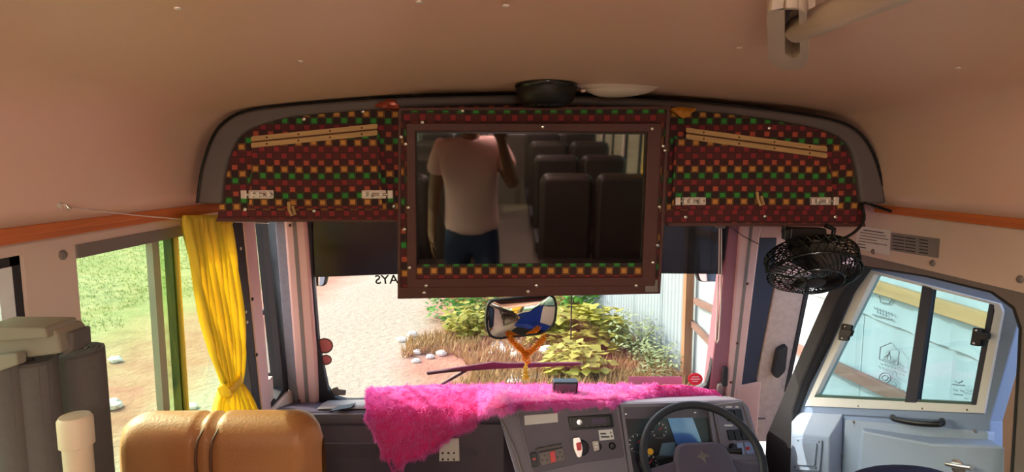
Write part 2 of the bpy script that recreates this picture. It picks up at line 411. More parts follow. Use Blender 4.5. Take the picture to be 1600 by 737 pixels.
wl = side_wall(-1, 'wall_left', [(-4.6, 2.42, 0.0, 0.84), (-4.6, 2.38, 1.53, 1.62), (1.19, 1.335, 0.84, 1.53)]+rear_posts, 'pinkish cream side wall with a broad post beside the stacked grey rolls')
wr = side_wall(1, 'wall_right', [(-4.6, 1.25, 0.0, 0.84), (-4.6, 1.25, 1.53, 1.62), (1.15, 1.25, 0.84, 1.53)]+rear_posts, 'cream side wall behind the driver door opening')
for q in ((97, 398), ): screw(wl, LW.at(*q), (1, 0, 0), 0.011, M['greyrub'], 'screw_cap')
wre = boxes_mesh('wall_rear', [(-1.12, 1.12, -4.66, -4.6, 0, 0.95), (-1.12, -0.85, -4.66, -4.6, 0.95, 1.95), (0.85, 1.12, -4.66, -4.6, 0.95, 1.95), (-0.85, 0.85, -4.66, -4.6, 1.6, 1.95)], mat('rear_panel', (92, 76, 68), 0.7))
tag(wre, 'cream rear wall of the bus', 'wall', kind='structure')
# glass behind the camera
n_ = 2
for sgn in (-1, 1):
    ys = [-3.43, -2.23, -1.03, 0.07]
    ye = [-3.5+0.0, -2.3, -1.1, 0.0]
    spans = [(-4.53, -3.5), (-3.43, -2.3), (-2.23, -1.1), (-1.03, 0.0), (0.07, 1.15 if sgn > 0 else 1.19)]
    for k, (y0, y1) in enumerate(spans):
        X = 1.08*sgn; n_ += 1
        w_ = thing('window_%d' % n_, (X, (y0+y1)/2, 0.84), 'side window of the %s wall, %s from the back' % ('right' if sgn > 0 else 'left', ('first', 'second', 'third', 'fourth', 'fifth')[k]), 'window', kind='structure')
        mesh_obj('pane', [V((X, y0, 0.84)), V((X, y1, 0.84)), V((X, y1, 1.53)), V((X, y0, 1.53))], [[0, 1, 2, 3]], M['glassgreen'], w_)
        boxes_mesh('window_frame', [(X-0.012, X+0.012, y0, y0+0.025, 0.84, 1.53), (X-0.012, X+0.012, y1-0.025, y1, 0.84, 1.53), (X-0.012, X+0.012, y0, y1, 0.84, 0.865), (X-0.012, X+0.012, y0, y1, 1.51, 1.53), (X-0.01, X+0.01, (y0+y1)/2-0.015, (y0+y1)/2+0.015, 0.84, 1.53)], M['rubber'], w_)
        if sgn < 0 and k == 4:
            boxes_mesh('white_reveal', [(X-0.005, X+0.016, y1-0.06, y1-0.026, 0.865, 1.51)], M['white'], w_)

# left front window with sliding glass bars
wf = thing('window_1', (-1.08, 1.73, 0.84), 'wide left side window in front of the tan seat, sliding panes', 'window', kind='structure')
y0, y1 = 1.335, 2.115
mesh_obj('pane', [V((-1.085, y0, 0.84)), V((-1.085, 1.76, 0.84)), V((-1.085, 1.76, 1.53)), V((-1.085, y0, 1.53))], [[0, 1, 2, 3]], M['glassgreen'], wf)
mesh_obj('pane', [V((-1.07, 1.63, 0.84)), V((-1.07, y1, 0.84)), V((-1.07, y1, 1.53)), V((-1.07, 1.63, 1.53))], [[0, 1, 2, 3]], M['glassgreen'], wf)
boxes_mesh('top_channel', [(-1.10, -1.055, y0, y1, 1.50, 1.53)], M['greyrub'], wf)
boxes_mesh('bottom_channel', [(-1.10, -1.055, y0, y1, 0.84, 0.87)], M['rubber'], wf)
boxes_mesh('slider_bar', [(-1.078, -1.06, 1.628, 1.660, 0.87, 1.50)], mat('grey_bar', (150, 150, 128), 0.5), wf)
boxes_mesh('slider_bar', [(-1.095, -1.072, 1.744, 1.754, 0.87, 1.50)], mat('dark_green_bar', (50, 66, 46), 0.4), wf)
boxes_mesh('slider_bar', [(-1.075, -1.062, 1.757, 1.766, 0.87, 1.50)], mat('ochre_bar', (196, 160, 70), 0.4), wf)

# orange wood trims under the roof liner
tl = boxes_mesh('trim_1', [(-1.085, -1.03, -4.5, 1.98, 1.558, 1.602), (-1.03, -1.026, -4.5, 1.98, 1.572, 1.590)], M['orange']); tag(tl, 'orange wooden trim along the left wall above the curtain', 'trim', kind='structure')
tr_ = boxes_mesh('trim_2', [(1.03, 1.085, -4.5, 1.79, 1.566, 1.602), (1.026, 1.03, -4.5, 1.79, 1.578, 1.590)], M['orange']); tag(tr_, 'orange wooden trim on the right wall above the notices', 'trim', kind='structure')
bev(tl, 0.003); bev(tr_, 0.003)

# right upper panel with the notices, door seal, front pillars
wp = thing('wall_front', (0, 2.45, 0.7), 'pink cream front pillars and panels around the windscreen', 'wall', kind='structure')
RWP = PX(1.045)
boxes_mesh('upper_panel', [(1.045, 1.09, 1.0, 2.40, 1.425, 1.62)], M['panel'], wr)
for q in ((1365, 393), (1458, 411), (1595, 436)): screw(wr, RWP.at(*q), (-1, 0, 0), 0.009, M['greyrub'], 'screw_cap')
ring('trim_3', [(1322, 391), (1460, 414), (1600, 440), (1650, 462), (1680, 520), (1676, 600), (1668, 900)],
     [(1337, 413), (1445, 430), (1548, 455), (1583, 480), (1594, 512), (1591, 574), (1572, 900)], PX(1.05), 0.06, M['greyrub'], closed=False, bevel=0.006)
tag(bpy.data.objects['trim_3'], 'grey padded surround of the driver door opening', 'trim', kind='structure')
ring('trim_4', [(1330, 411), (1445, 428), (1548, 453), (1585, 478), (1596, 512), (1593, 574), (1574, 900)],
     [(1338, 416), (1445, 433), (1546, 458), (1580, 483), (1590, 514), (1587, 574), (1566, 900)], PX(1.056), 0.05, M['rubber'], closed=False, bevel=0.004)
tag(bpy.data.objects['trim_4'], 'thin black rubber seal inside the driver door opening', 'trim', kind='structure')
boxes_mesh('lower_sill', [(1.04, 1.10, 1.25, 2.6, -0.02, 0.18)], M['greyrub'], wr)
# header above the windscreen (behind the overhead cabinet) and the bulkhead below it
boxes_mesh('header', [(-1.06, 1.06, 2.38, 2.46, 1.50, 1.95)], M['panel'], wp)
boxes_mesh('bulkhead', [(-1.10, 1.10, 2.66, 2.72, -0.1, 0.62), (-1.10, 1.10, 2.58, 2.66, 0.56, 0.62)], M['dashdark'], wp)
# left: post, quarter pillar, A-pillar
plate('post', [(360, 340), (380, 340), (408, 640), (396, 640), (396, 740), (415, 740), (425, 640), (420, 740), (372, 740), (380, 640)][:3]+[(420, 760), (408, 760), (398, 640)], PX(-1.045), 0.05, M['rubber'], wp, bevel=0.003)
plate('post', [(380, 338), (398, 338), (425, 645), (440, 760), (420, 760), (410, 640)], PX(-1.04), 0.05, M['pillar'], wp, bevel=0.004)
plate('quarter_frame', [(417, 338), (429, 338), (452, 600), (450, 615), (424, 645), (424, 636), (443, 606)], PX(-1.045), 0.05, M['rubber'], wp)
plate('quarter_sill', [(425, 642), (452, 612), (470, 604), (472, 760), (440, 760)], PX(-1.03), 0.05, M['panel'], wp, bevel=0.004)
plate('pillar', [(428, 338), (446, 338), (467, 610), (470, 640), (456, 640), (450, 608)], WS, 0.06, mat('blue_grey_pile', (128, 128, 142), 0.9, var=0.2, scale=60, bump=0.5), wp, off=0.0, bevel=0.006)
plate('pillar', [(442, 338), (478, 338), (495, 560), (500, 690), (476, 690), (462, 600)], WS, 0.08, M['pillar'], wp, off=0.012, bevel=0.012)
plate('pillar_groove', [(456, 338), (462, 338), (484, 640), (478, 640)], WS, 0.02, M['greyrub'], wp, off=0.013)
for q in ((376, 388), (384, 487), (386, 503)): screw(wp, PX(-1.045).at(*q), (1, 0, 0), 0.006, M['bolt'])
for q in ((394, 467), (401, 554)): screw(wp, PX(-1.04).at(*q), (1, 0, 0), 0.007, M['rubber'])
for q in ((453, 352), (467, 625)): screw(wp, WS.at(*q, 0.015), (0, -1, -0.2), 0.006, M['seam'])
# quarter glass, left
qg = thing('window_2', (-1.07, 2.45, 0.8), 'narrow left quarter window beside the windscreen pillar', 'window', kind='structure')
mesh_obj('pane', [PX(-1.07).at(*q) for q in ((396, 336), (420, 336), (447, 606), (424, 648))], [[0, 1, 2, 3]], M['glass'], qg)
# right pillars
plate('pillar', [(1141, 338), (1162, 338), (1134, 630), (1104, 640)], WS, 0.08, mat('plum_pillar', (150, 96, 108), 0.5, var=0.06), wp, off=0.004, bevel=0.008)
plate('pillar', [(1157, 338), (1196, 338), (1188, 372), (1160, 600), (1152, 690), (1124, 690), (1136, 600)], WS, 0.08, M['pillar'], wp, off=0.012, bevel=0.008)
plate('pillar_groove', [(1172, 350), (1177, 350), (1146, 625), (1141, 625)], WS, 0.02, M['greyrub'], wp, off=0.013)
for q in ((1168, 443), (1152, 536), (1142, 597)): screw(wp, WS.at(*q, 0.013), (0, -1, -0.2), 0.006, M['seam'])
plate('upper_panel', [(1190, 330), (1400, 330), (1340, 416), (1300, 452), (1212, 446), (1188, 380)], WS, 0.04, M['pillar'], wp, off=0.0)
plate('quarter_frame', [(1186, 372), (1214, 372), (1210, 440), (1181, 590), (1186, 604), (1158, 604), (1158, 590)], WS, 0.05, mat('navy_frame', (52, 58, 78), 0.5), wp, off=0.006, bevel=0.003)
plate('pillar', [(1214, 430), (1262, 430), (1226, 620), (1214, 690), (1172, 690), (1182, 600)], WS, 0.05, M['stone'], wp, off=0.01, bevel=0.006)
plate('pillar', [(1312, 418), (1344, 416), (1312, 462), (1276, 545), (1252, 600), (1238, 645), (1238, 800), (1190, 800), (1196, 680), (1222, 618), (1250, 551), (1288, 464)], PX(1.045), 0.05, M['rubber'], wp, bevel=0.01)
plate('pillar_edge', [(1262, 438), (1268, 438), (1232, 612), (1226, 612)], WS, 0.04, M['rubber'], wp, off=0.014)
plate('quarter_sill', [(1150, 604), (1190, 596), (1182, 690), (1145, 690)], WS, 0.05, M['pillar'], wp, off=0.013, bevel=0.004)
gh = plate('pillar_handle', rnd([(1216, 548), (1232, 540), (1228, 580), (1216, 592), (1208, 588)], 5), WS, 0.03, M['rubber'], wp, off=0.045, bevel=0.006)
plate('belt_clip', rnd([(1131, 575), (1138, 575), (1137, 604), (1128, 604)], 2), WS, 0.02, M['rubber'], wp, off=0.03, bevel=0.003)
plate('grey_bracket', rnd([(1122, 602), (1130, 600), (1128, 640), (1118, 640)], 2), WS, 0.02, M['greyrub'], wp, off=0.03, bevel=0.003)
qg2 = thing('window_13', (1.0, 2.5, 0.8), 'narrow right quarter window beside the mottled pillar', 'window', kind='structure')
mesh_obj('pane', [WS.at(*q, -0.02) for q in ((1196, 376), (1222, 376), (1188, 604), (1164, 604))], [[0, 1, 2, 3]], M['glassdoor'], qg2)
# windscreen
ws = thing('window_14', (-0.04, 2.53, 0.73), 'large windscreen with dark rubber edge', 'window', kind='structure')
wsin = [(486, 338), (1136, 338), (1128, 470), (1110, 580), (1104, 602), (1090, 612), (1000, 620), (800, 626), (540, 627), (522, 622), (512, 608), (498, 540), (490, 450)]
wsout = [(470, 325), (1146, 325), (1140, 470), (1124, 590), (1116, 625), (1096, 640), (1000, 645), (800, 650), (520, 662), (498, 650), (492, 610), (484, 540), (476, 450)]
mesh_obj('pane', [WS.at(*q, -0.02) for q in wsout], [list(range(len(wsout)))], M['glass'], ws)
ring('rubber_edge', wsout, wsin, WS, 0.03, M['rubber'], ws, off=0.0, bevel=0.004)
fs_ = plate('windscreen_film', [(478, 330), (1142, 330), (1134, 428), (1030, 427), (622, 428), (487, 433)], WS, 0.001, M['tint'], off=-0.012)
tag(fs_, 'dark tinted film strip across the top of the windscreen', 'film')
tx = textobj('windscreen_lettering', 'AYS', 0.056, basis(WS, 604, 437, -0.024, mirror=True, ang=0.03), M['ink'], bold=0.0008)
tx.scale.x = 1.0
tag(tx, 'black mirrored letters on the windscreen left of the television', 'lettering')

# ---------------------------------------------------------------- outside: ground, fence, plants
GZ = -0.8
def gh_(x, y): return GZ + 0.05*mnoise.noise(V((x*0.5, y*0.5, 0))) + 0.02*mnoise.noise(V((x*2, y*2, 3))) + (max(0, -x-6)*0.05)
NX, NY = 110, 120
gx = [-40+60*i/NX for i in range(NX+1)]; gy = [-25+75*j/NY for j in range(NY+1)]
def gmat():
    m = mat('ground_soil_grass', (200, 170, 130), 0.95, var=0); t = m.node_tree; b = t.nodes['Principled BSDF']
    g = t.nodes.new('ShaderNodeNewGeometry'); sp = t.nodes.new('ShaderNodeSeparateXYZ'); t.links.new(g.outputs['Position'], sp.inputs[0])
    def nz(s, d=5):
        n = t.nodes.new('ShaderNodeTexNoise'); n.inputs['Scale'].default_value = s; n.inputs['Detail'].default_value = d; n.inputs['Roughness'].default_value = 0.65; t.links.new(g.outputs['Position'], n.inputs['Vector']); return n.outputs['Fac']
    n1, n2, n3 = nz(0.35), nz(2.2), nz(14)
    def mr(x, a, bb):
        n = t.nodes.new('ShaderNodeMapRange'); n.inputs[1].default_value = a; n.inputs[2].default_value = bb; t.links.new(x, n.inputs[0]); return n.outputs[0]
    def mix(f, a, bb):
        n = t.nodes.new('ShaderNodeMix'); n.data_type = 'RGBA'; t.links.new(f, n.inputs[0])
        for k, x in ((6, a), (7, bb)):
            if isinstance(x, tuple): n.inputs[k].default_value = lin(x)
            else: t.links.new(x, n.inputs[k])
        return n.outputs[2]
    soil = mix(mr(n2, 0.35, 0.65), (142, 92, 72), (158, 118, 94))
    track = mix(mr(n3, 0.3, 0.7), (140, 124, 106), (160, 147, 128))
    xw = math_node(t, 'ADD', sp.outputs[0], math_node(t, 'MULTIPLY', math_node(t, 'SUBTRACT', n1, 0.5), 2.2))
    tm = math_node(t, 'MULTIPLY', mr(xw, -3.9, -3.2), mr(math_node(t, 'MULTIPLY', xw, -1.0), 1.0, 1.5))
    base = mix(tm, soil, track)
    gr = mix(mr(n2, 0.3, 0.6), (92, 108, 48), (152, 134, 92))
    gr = mix(mr(n3, 0.4, 0.7), gr, (132, 130, 76))
    gm = mr(math_node(t, 'ADD', math_node(t, 'MULTIPLY', xw, -1.0), math_node(t, 'MULTIPLY', n2, 1.2)), 5.2, 6.8)
    base = mix(gm, base, gr)
    t.links.new(base, b.inputs['Base Color'])
    bp = t.nodes.new('ShaderNodeBump'); bp.inputs['Strength'].default_value = 0.6; bp.inputs['Distance'].default_value = 0.06; t.links.new(nz(9), bp.inputs['Height']); t.links.new(bp.outputs[0], b.inputs['Normal'])
    return m
gr_ = surf('ground', [[V((x, y, gh_(x, y))) for x in gx] for y in gy], gmat(), loc=(0, 0, GZ)); tag(gr_, 'pale dirt track and reddish soil with grass slope on the left', 'ground', kind='structure')
def blades(name, pts, h, wd, m, label, cat, kind='stuff', parent=None, lean=0.5):
    vs_, fs = [], []
    for (x, y) in pts:
        z = gh_(x, y); 
        for k in range(3):
            a = random.uniform(0, 6.283); hh = h*random.uniform(0.4, 1.2); l = V((math.cos(a), math.sin(a), 0)); s_ = V((-l.y, l.x, 0))*wd*random.uniform(0.6, 1.4)
            p = V((x, y, z))+l*random.uniform(0, 0.05); tip = p+V((0, 0, hh))+l*hh*lean*random.uniform(0.2, 1.5); k0 = len(vs_)
            vs_ += [p-s_, p+s_, tip]; fs.append([k0, k0+1, k0+2])
    o = mesh_obj(name, vs_, fs, m, parent); o['kind'] = kind
    if label: tag(o, label, cat, kind=kind)
    return o
gp = []
for i in range(26000):
    x = -5.0-random.random()**1.5*14; y = random.uniform(0.5, 22)
    if mnoise.noise(V((x*0.45, y*0.45, 8))) + (-x-5.5)*0.1 > 0.05: gp.append((x, y))
blades('meadow_grass', gp, 0.045, 0.007, M['grass'], 'short green grass on the slope left of the bus', 'grass')
dp = []
for i in range(9000):
    x = random.uniform(-1.4, 2.0); y = random.uniform(6.4, 13)
    if mnoise.noise(V((x*0.8, y*0.8, 2))) + (x+0.9)*0.5 > 0.05: dp.append((x, y))
blades('dry_weeds', dp, 0.15, 0.013, M['leafd'], 'straw coloured dry weeds on the soil ahead of the windscreen', 'weeds')

def bush(name, c, rx, ry, h, n, ls, m, label, cat='bush', wide=0.45, stems=6, grp=None):
    x, y = c; z = gh_(x, y); root = thing(name, (x, y, z), label, cat, grp)
    vs_, fs = [], []
    for i in range(n):
        while True:
            u = V((random.uniform(-1, 1), random.uniform(-1, 1), random.uniform(0, 1)))
            if 0.25 < V((u.x, u.y, (u.z-0.35)/0.65)).length < 1: break
        p = V((x+u.x*rx, y+u.y*ry, z+0.04+u.z*h)) + mnoise.noise_vector(V((u.x*3, u.y*3, u.z*3)))*0.12*h
        a = random.uniform(0, 6.283); d = V((math.cos(a), math.sin(a), random.uniform(-0.5, 0.35))).normalized(); s_ = d.cross(V((random.uniform(-.4, .4), random.uniform(-.4, .4), 1))).normalized()
        L = ls*random.uniform(0.6, 1.35); nn = s_.cross(d); k = len(vs_)
        vs_ += [p, p+d*L*0.45+s_*L*wide*0.5-nn*L*0.06, p+d*L-nn*L*0.1, p+d*L*0.45-s_*L*wide*0.5-nn*L*0.06]; fs += [[k, k+1, k+2], [k, k+2, k+3]]
    f = mesh_obj('foliage', vs_, fs, m, root); f['kind'] = 'stuff'
    for i in range(stems):
        a = random.uniform(0, 6.283); q = V((math.cos(a)*rx*0.6, math.sin(a)*ry*0.6, h*0.8)); b_ = V((x, y, z-0.02))
        tube('stem', [b_+V((math.cos(a)*0.04, math.sin(a)*0.04, 0)), b_+q*0.5+V((0, 0, h*0.1)), b_+q], [0.014, 0.01, 0.004], M['stem'], root, 5)
    return root
def cx(px, Y): return CAM.x + (px-778)/FPX*Y
bush('leafy_shrub', (cx(930, 10.2), 10.2), 0.62, 0.7, 1.35, 1500, 0.17, M['leafg'], 'tall bright green shrub against the corrugated fence', 'shrub')
bush('leafy_shrub', (cx(728, 9.8), 9.8), 0.72, 0.6, 1.0, 1100, 0.13, M['leafg'], 'green shrub to the left behind the mirror', 'shrub')
bush('leafy_shrub', (cx(800, 12.5), 12.5), 1.3, 0.9, 1.3, 1300, 0.15, M['leafg'], 'green shrub furthest back beneath the television frame', 'shrub')
bush('creeper', (cx(742, 8.8), 8.8), 0.55, 0.5, 0.5, 500, 0.13, M['leafy'], 'yellowing low plant in front of the left shrub', 'plant', 0.7)
bush('creeper', (cx(870, 8.3), 8.3), 0.42, 0.5, 0.55, 420, 0.15, M['leafy'], 'broad-leaved yellow creeper beside the hanging garland', 'plant', 0.9)
bush('creeper', (cx(935, 8.0), 8.0), 0.5, 0.5, 0.6, 480, 0.16, M['leafy'], 'broad-leaved yellow creeper in front of the tall green shrub', 'plant', 0.9)
bush('creeper', (cx(900, 7.0), 7.0), 0.42, 0.4, 0.36, 380, 0.13, M['leafy'], 'low yellow creeper just above the dashboard box', 'plant', 0.9)
bush('weed', (cx(1000, 7.6), 7.6), 0.42, 0.5, 0.62, 650, 0.07, M['leafp'], 'pale green weed at the foot of the fence', 'weed')
bush('weed', (cx(1035, 6.9), 6.9), 0.3, 0.4, 0.42, 500, 0.06, M['leafp'], 'sparse pale weed nearest the windscreen by the fence', 'weed')
# stones and litter
def stone(px, py, r, label, m=None):
    p = PZ(GZ).at(px, py); z = gh_(p.x, p.y); rows_ = []
    for i in range(6):
        ph = math.pi*(i/5); rr = []
        for k in range(9):
            t = 2*math.pi*k/9; q = V((math.sin(ph)*math.cos(t), math.sin(ph)*math.sin(t)*0.8, math.cos(ph)*0.55)); q *= r*(1+0.35*mnoise.noise(q*2+V((px, py, 0))))
            rr.append(V((p.x, p.y, z+r*0.35))+q)
        rows_.append(rr)
    o = surf('stone', rows_, m or M['stonegrey'], smooth=False, cyc=True); tag(o, label, 'stone', 'stones on the soil')
for i, (px, py, r) in enumerate([(645, 525, 0.09), (628, 533, 0.08), (652, 553, 0.07), (690, 556, 0.08), (650, 566, 0.06), (172, 637, 0.12), (155, 632, 0.1), (180, 565, 0.09), (672, 560, 0.06), (806, 560, 0.1), (850, 555, 0.14), (300, 640, 0.07)]):
    stone(px, py, r, ['upper pale stone right of the dirt track', 'pale stone left of the upper one by the track edge', 'small stone below the upper pale stones', 'pale stone left of the garland', 'low small stone beside the wiper', 'white stone low in the left side window', 'white stone at the bottom left of the side window', 'pale stone at the grass edge in the side window', 'little stone between two larger ones by the wiper', 'stone under the garland', 'rounded pale stone right of the garland', 'small stone below the yellow curtain'][i])
def paper(px, py, w_, d_, label):
    p = PZ(GZ).at(px, py); rr = [[V((p.x+w_*(i/3-0.5)+0.02*j, p.y+d_*(j/3-0.5), gh_(p.x, p.y)+0.03+0.12*abs(mnoise.noise(V((i, j, px)))))) for i in range(4)] for j in range(4)]
    o = surf('litter', rr, M['white'], thick=0.004); tag(o, label, 'litter')
paper(787, 544, 0.42, 0.6, 'crumpled white paper on the soil under the mirror'); paper(812, 592, 0.32, 0.3, 'white scrap on the ground behind the garland'); paper(168, 398, 0.5, 1.6, 'white plastic litter far up the grass slope')

# corrugated fence: sheets, posts, rails
fence = thing('fence', (2.15, 3.5, GZ), 'tall corrugated zinc fence on timber posts along the right of the bus', 'fence')
def sheet_mesh(w_, z0, z1, pitch, amp):
    n = int(w_/pitch*4); vs_, fs = [], []
    for i in range(n+1):
        y = w_*i/n; x = amp*(0, 1, 0, -1)[i % 4] if pitch < 0.1 else amp*(1 if i % 8 < 3 else -1)
        vs_ += [(x, y, z0), (x, y, z1)]
    for i in range(n): fs.append([2*i, 2*i+1, 2*i+3, 2*i+2])
    me = bpy.data.meshes.new('corrugated_sheet'); me.from_pydata(vs_, [], fs); me.materials.append(M['zinc'])
    for p in me.polygons: p.use_smooth = True
    return me
lo = sheet_mesh(0.85, 0.0, 1.72, 0.17, 0.007); hi = sheet_mesh(0.85, 1.62, 2.6, 0.17, 0.007); co = sheet_mesh(0.85, 0.0, 2.6, 0.085, 0.014)
def sheet(me, x, y, rz=0):
    o = bpy.data.objects.new('corrugated_sheet', me); COL.objects.link(o); o.parent = fence; o.location = V((x, y, GZ-0.02))-fence.location; o.rotation_euler.z = rz
for i in range(10):
    sheet(lo, 2.17, -1.2+i*0.8, random.uniform(-0.006, 0.006)); sheet(hi, 2.15, -1.2+i*0.8, random.uniform(-0.006, 0.006))
p0 = V((2.18, 6.75)); p1 = V((1.50, 9.9)); d_ = (p1-p0).normalized(); a_ = math.atan2(-d_.x, d_.y)
for i in range(9): q = p0+d_*0.8*i; sheet(co, q.x, q.y, a_)
def fpost(x, y, w_, tilt=0.0, z1=1.7):
    box('post', (x, y, (GZ+z1)/2), (w_*0.8, w_, z1-GZ), M['post'], fence, Matrix.Rotation(tilt, 3, 'X'), 0.004)
fpost(2.08, 6.72, 0.115, 0.0); fpost(2.08, 2.45, 0.095); fpost(2.08, 0.4, 0.12)
for y0_, y1_, za, zb in ((-1.2, 6.6, 1.01, 1.0), (3.05, 6.6, 0.44, 0.20), (5.4, 6.7, -0.18, -0.08)):
    a = V((2.12, y0_, za)); b = V((2.12, y1_, zb)); d = (b-a); L = d.length
    rot = d.to_track_quat('Y', 'Z').to_matrix(); box('rail', (a+b)/2, (0.04, L, 0.072), M['rail'] if za > 0.9 else M['brace_shaded'], fence, rot, 0.003)
# printed stamps on the zinc: a house outline over two rows of small marks, and a round mark
def stamp(pxl, r, closed=False):
    vs_, fs = tube_data([PX(2.135).at(*q) for q in pxl], r, 4, closed); return vs_, fs
def stamps(name, polys, r):
    vs_, fs = [], []
    for pl in polys:
        a, b = stamp(pl, r); k = len(vs_); vs_ += a; fs += [[k+i for i in f] for f in b]
    mesh_obj(name, vs_, fs, M['inkgrey'], fence)
stamps('printed_stamp', [[(1374, 561), (1376, 542), (1393, 535), (1405, 549), (1403, 570), (1374, 561)], [(1382, 558), (1389, 553), (1398, 562)], [(1386, 560), (1390, 549), (1392, 562)], [(1380, 560), (1397, 565)]]
       + [[(1376+k*5, 567+k*1.4), (1379+k*5, 570+k*1.4)] for k in range(5)] + [[(1373+k*5, 571+k*2), (1376+k*5, 575+k*2)] for k in range(6)]
       + [ell(1383, 590, 9, 8, 12)+[(1392, 590)], ell(1383, 590, 5, 4, 8)+[(1388, 590)]], 0.0032)
stamps('printed_stamp', [[(1366+k*4.5, 479+k*1.6), (1368+k*4.5, 483+k*1.6)] for k in range(7)] + [[(1371+k*4.5, 486+k*1.6), (1372+k*4.5, 489+k*1.6)] for k in range(4)] + [[(1363, 491), (1394, 499)], [(1374, 462), (1376, 472), (1390, 474), (1394, 468)]], 0.0032)
stamps('printed_stamp', [[(1488, 600), (1507, 602)], [(1492, 595), (1498, 598), (1504, 595)], [(1490, 608), (1496, 610)], [(1500, 609), (1506, 611)], [(1490, 615), (1504, 617)]], 0.0032)
# mirrors and wiper on the outside of the bus
def ext_mirror(pxs, pl, name, label, arm):
    c = sum((pl.at2(q) for q in pxs), V())/len(pxs); r = thing(name, c, label, 'mirror')
    prism('housing', [pl.at2(q) for q in pxs], -pl.n*0.03, M['rubber'], r, 0.006)
    cc = (sum(q[0] for q in pxs)/len(pxs), sum(q[1] for q in pxs)/len(pxs))
    prism('mirror_glass', [pl.at(cc[0]+(q[0]-cc[0])*0.82, cc[1]+(q[1]-cc[1])*0.86, 0.003) for q in pxs], -pl.n*0.003, M['mirror'], r)
    tube('arm', [pl.at(*arm[0])-pl.n*0.015, pl.at(*arm[1])-pl.n*0.015, WS.at(*arm[2], -0.05)], 0.01, M['rubber'], r)
ext_mirror(rnd([(404, 484), (424, 484), (428, 560), (424, 590), (408, 588)], 6), PY(2.72), 'side_mirror', 'tall outside mirror seen through the left quarter window', ((418, 588), (440, 640), (462, 660)))
ext_mirror(rnd([(470, 430), (512, 430), (508, 447), (470, 447)], 5), PY(2.75), 'side_mirror', 'small outside mirror under the film at the left of the windscreen', ((475, 440), (458, 420), (458, 400)))
ext_mirror(rnd([(1086, 424), (1134, 424), (1134, 440), (1092, 440)], 5), PY(2.75), 'side_mirror', 'small outside mirror under the film at the right of the windscreen', ((1130, 430), (1150, 410), (1155, 390)))
wi = thing('windscreen_wiper', WS.at(770, 590, -0.05), 'dark windscreen wiper lying across the middle of the glass', 'wiper')
WO = -0.045
plate('blade', [(666, 582), (730, 574), (780, 568), (905, 567), (912, 570), (860, 573), (780, 576), (700, 582), (668, 586)], WS, 0.012, M['wiper'], wi, WO, 0.002)
plate('bridge', [(690, 578), (770, 566), (790, 568), (775, 573)], WS, 0.01, M['wiper'], wi, WO+0.006, 0.002)
tube('arm', [WS.at(735, 574, WO-0.01), WS.at(690, 600, WO-0.012), WS.at(670, 622, WO-0.012)], 0.008, M['wiper'], wi)
tube('arm', [WS.at(893, 460, WO-0.005), WS.at(892, 530, WO-0.005)], 0.003, M['rubber'], wi)
# ---------------------------------------------------------------- overhead cabinet across the front
cab = thing('overhead_cabinet', (0, 1.78, 1.53), 'overhead front cabinet covered in red, orange and green check cloth with grey edging', 'cabinet')
m_out = [(308, 318), (312, 285), (318, 255), (332, 215), (352, 190), (385, 174), (450, 165), (590, 154), (700, 150), (830, 148), (960, 151), (1070, 158), (1160, 167), (1260, 180), (1315, 192), (1345, 210), (1365, 240), (1378, 280), (1386, 318)]
m_in = [(345, 318), (347, 295), (350, 272), (360, 235), (380, 207), (420, 190), (470, 180), (590, 170), (700, 165), (830, 163), (960, 165), (1070, 172), (1160, 180), (1250, 194), (1300, 207), (1325, 225), (1337, 255), (1342, 285), (1346, 318)]
m_out = catmull(m_out, 3); m_in = catmull(m_in, 3)
mo = ring('edge_moulding', m_out, m_in, SHELF, 0.05, M['moulding'], cab, off=0.02, bevel=0.008, closed=False, smooth=45)
tube('moulding_cord', [SHELF.at(q[0], q[1]-1.0, 0.012) for q in m_out], 0.004, M['bezel'], cab, 6)
pan = [(x+ (6 if x < 800 else -6), y-3) for x, y in m_in[3:-3]]
pan = [(338, 344), (345, 300)] + [q for q in m_in[6:-6]] + [(1350, 300), (1352, 352), (1044, 351), (620, 346)]
bodyo = plate('body', pan, SHELF, 0.55, M['fabric'], cab, 0.0, 0.004)
ul = plate('underside_edge', [(338, 341), (620, 343), (620, 347), (338, 346)], SHELF, 0.06, M['maroon'], cab, 0.003)
ul = plate('underside_edge', [(1044, 348), (1352, 349), (1352, 354), (1044, 353)], SHELF, 0.06, M['maroon'], cab, 0.003)
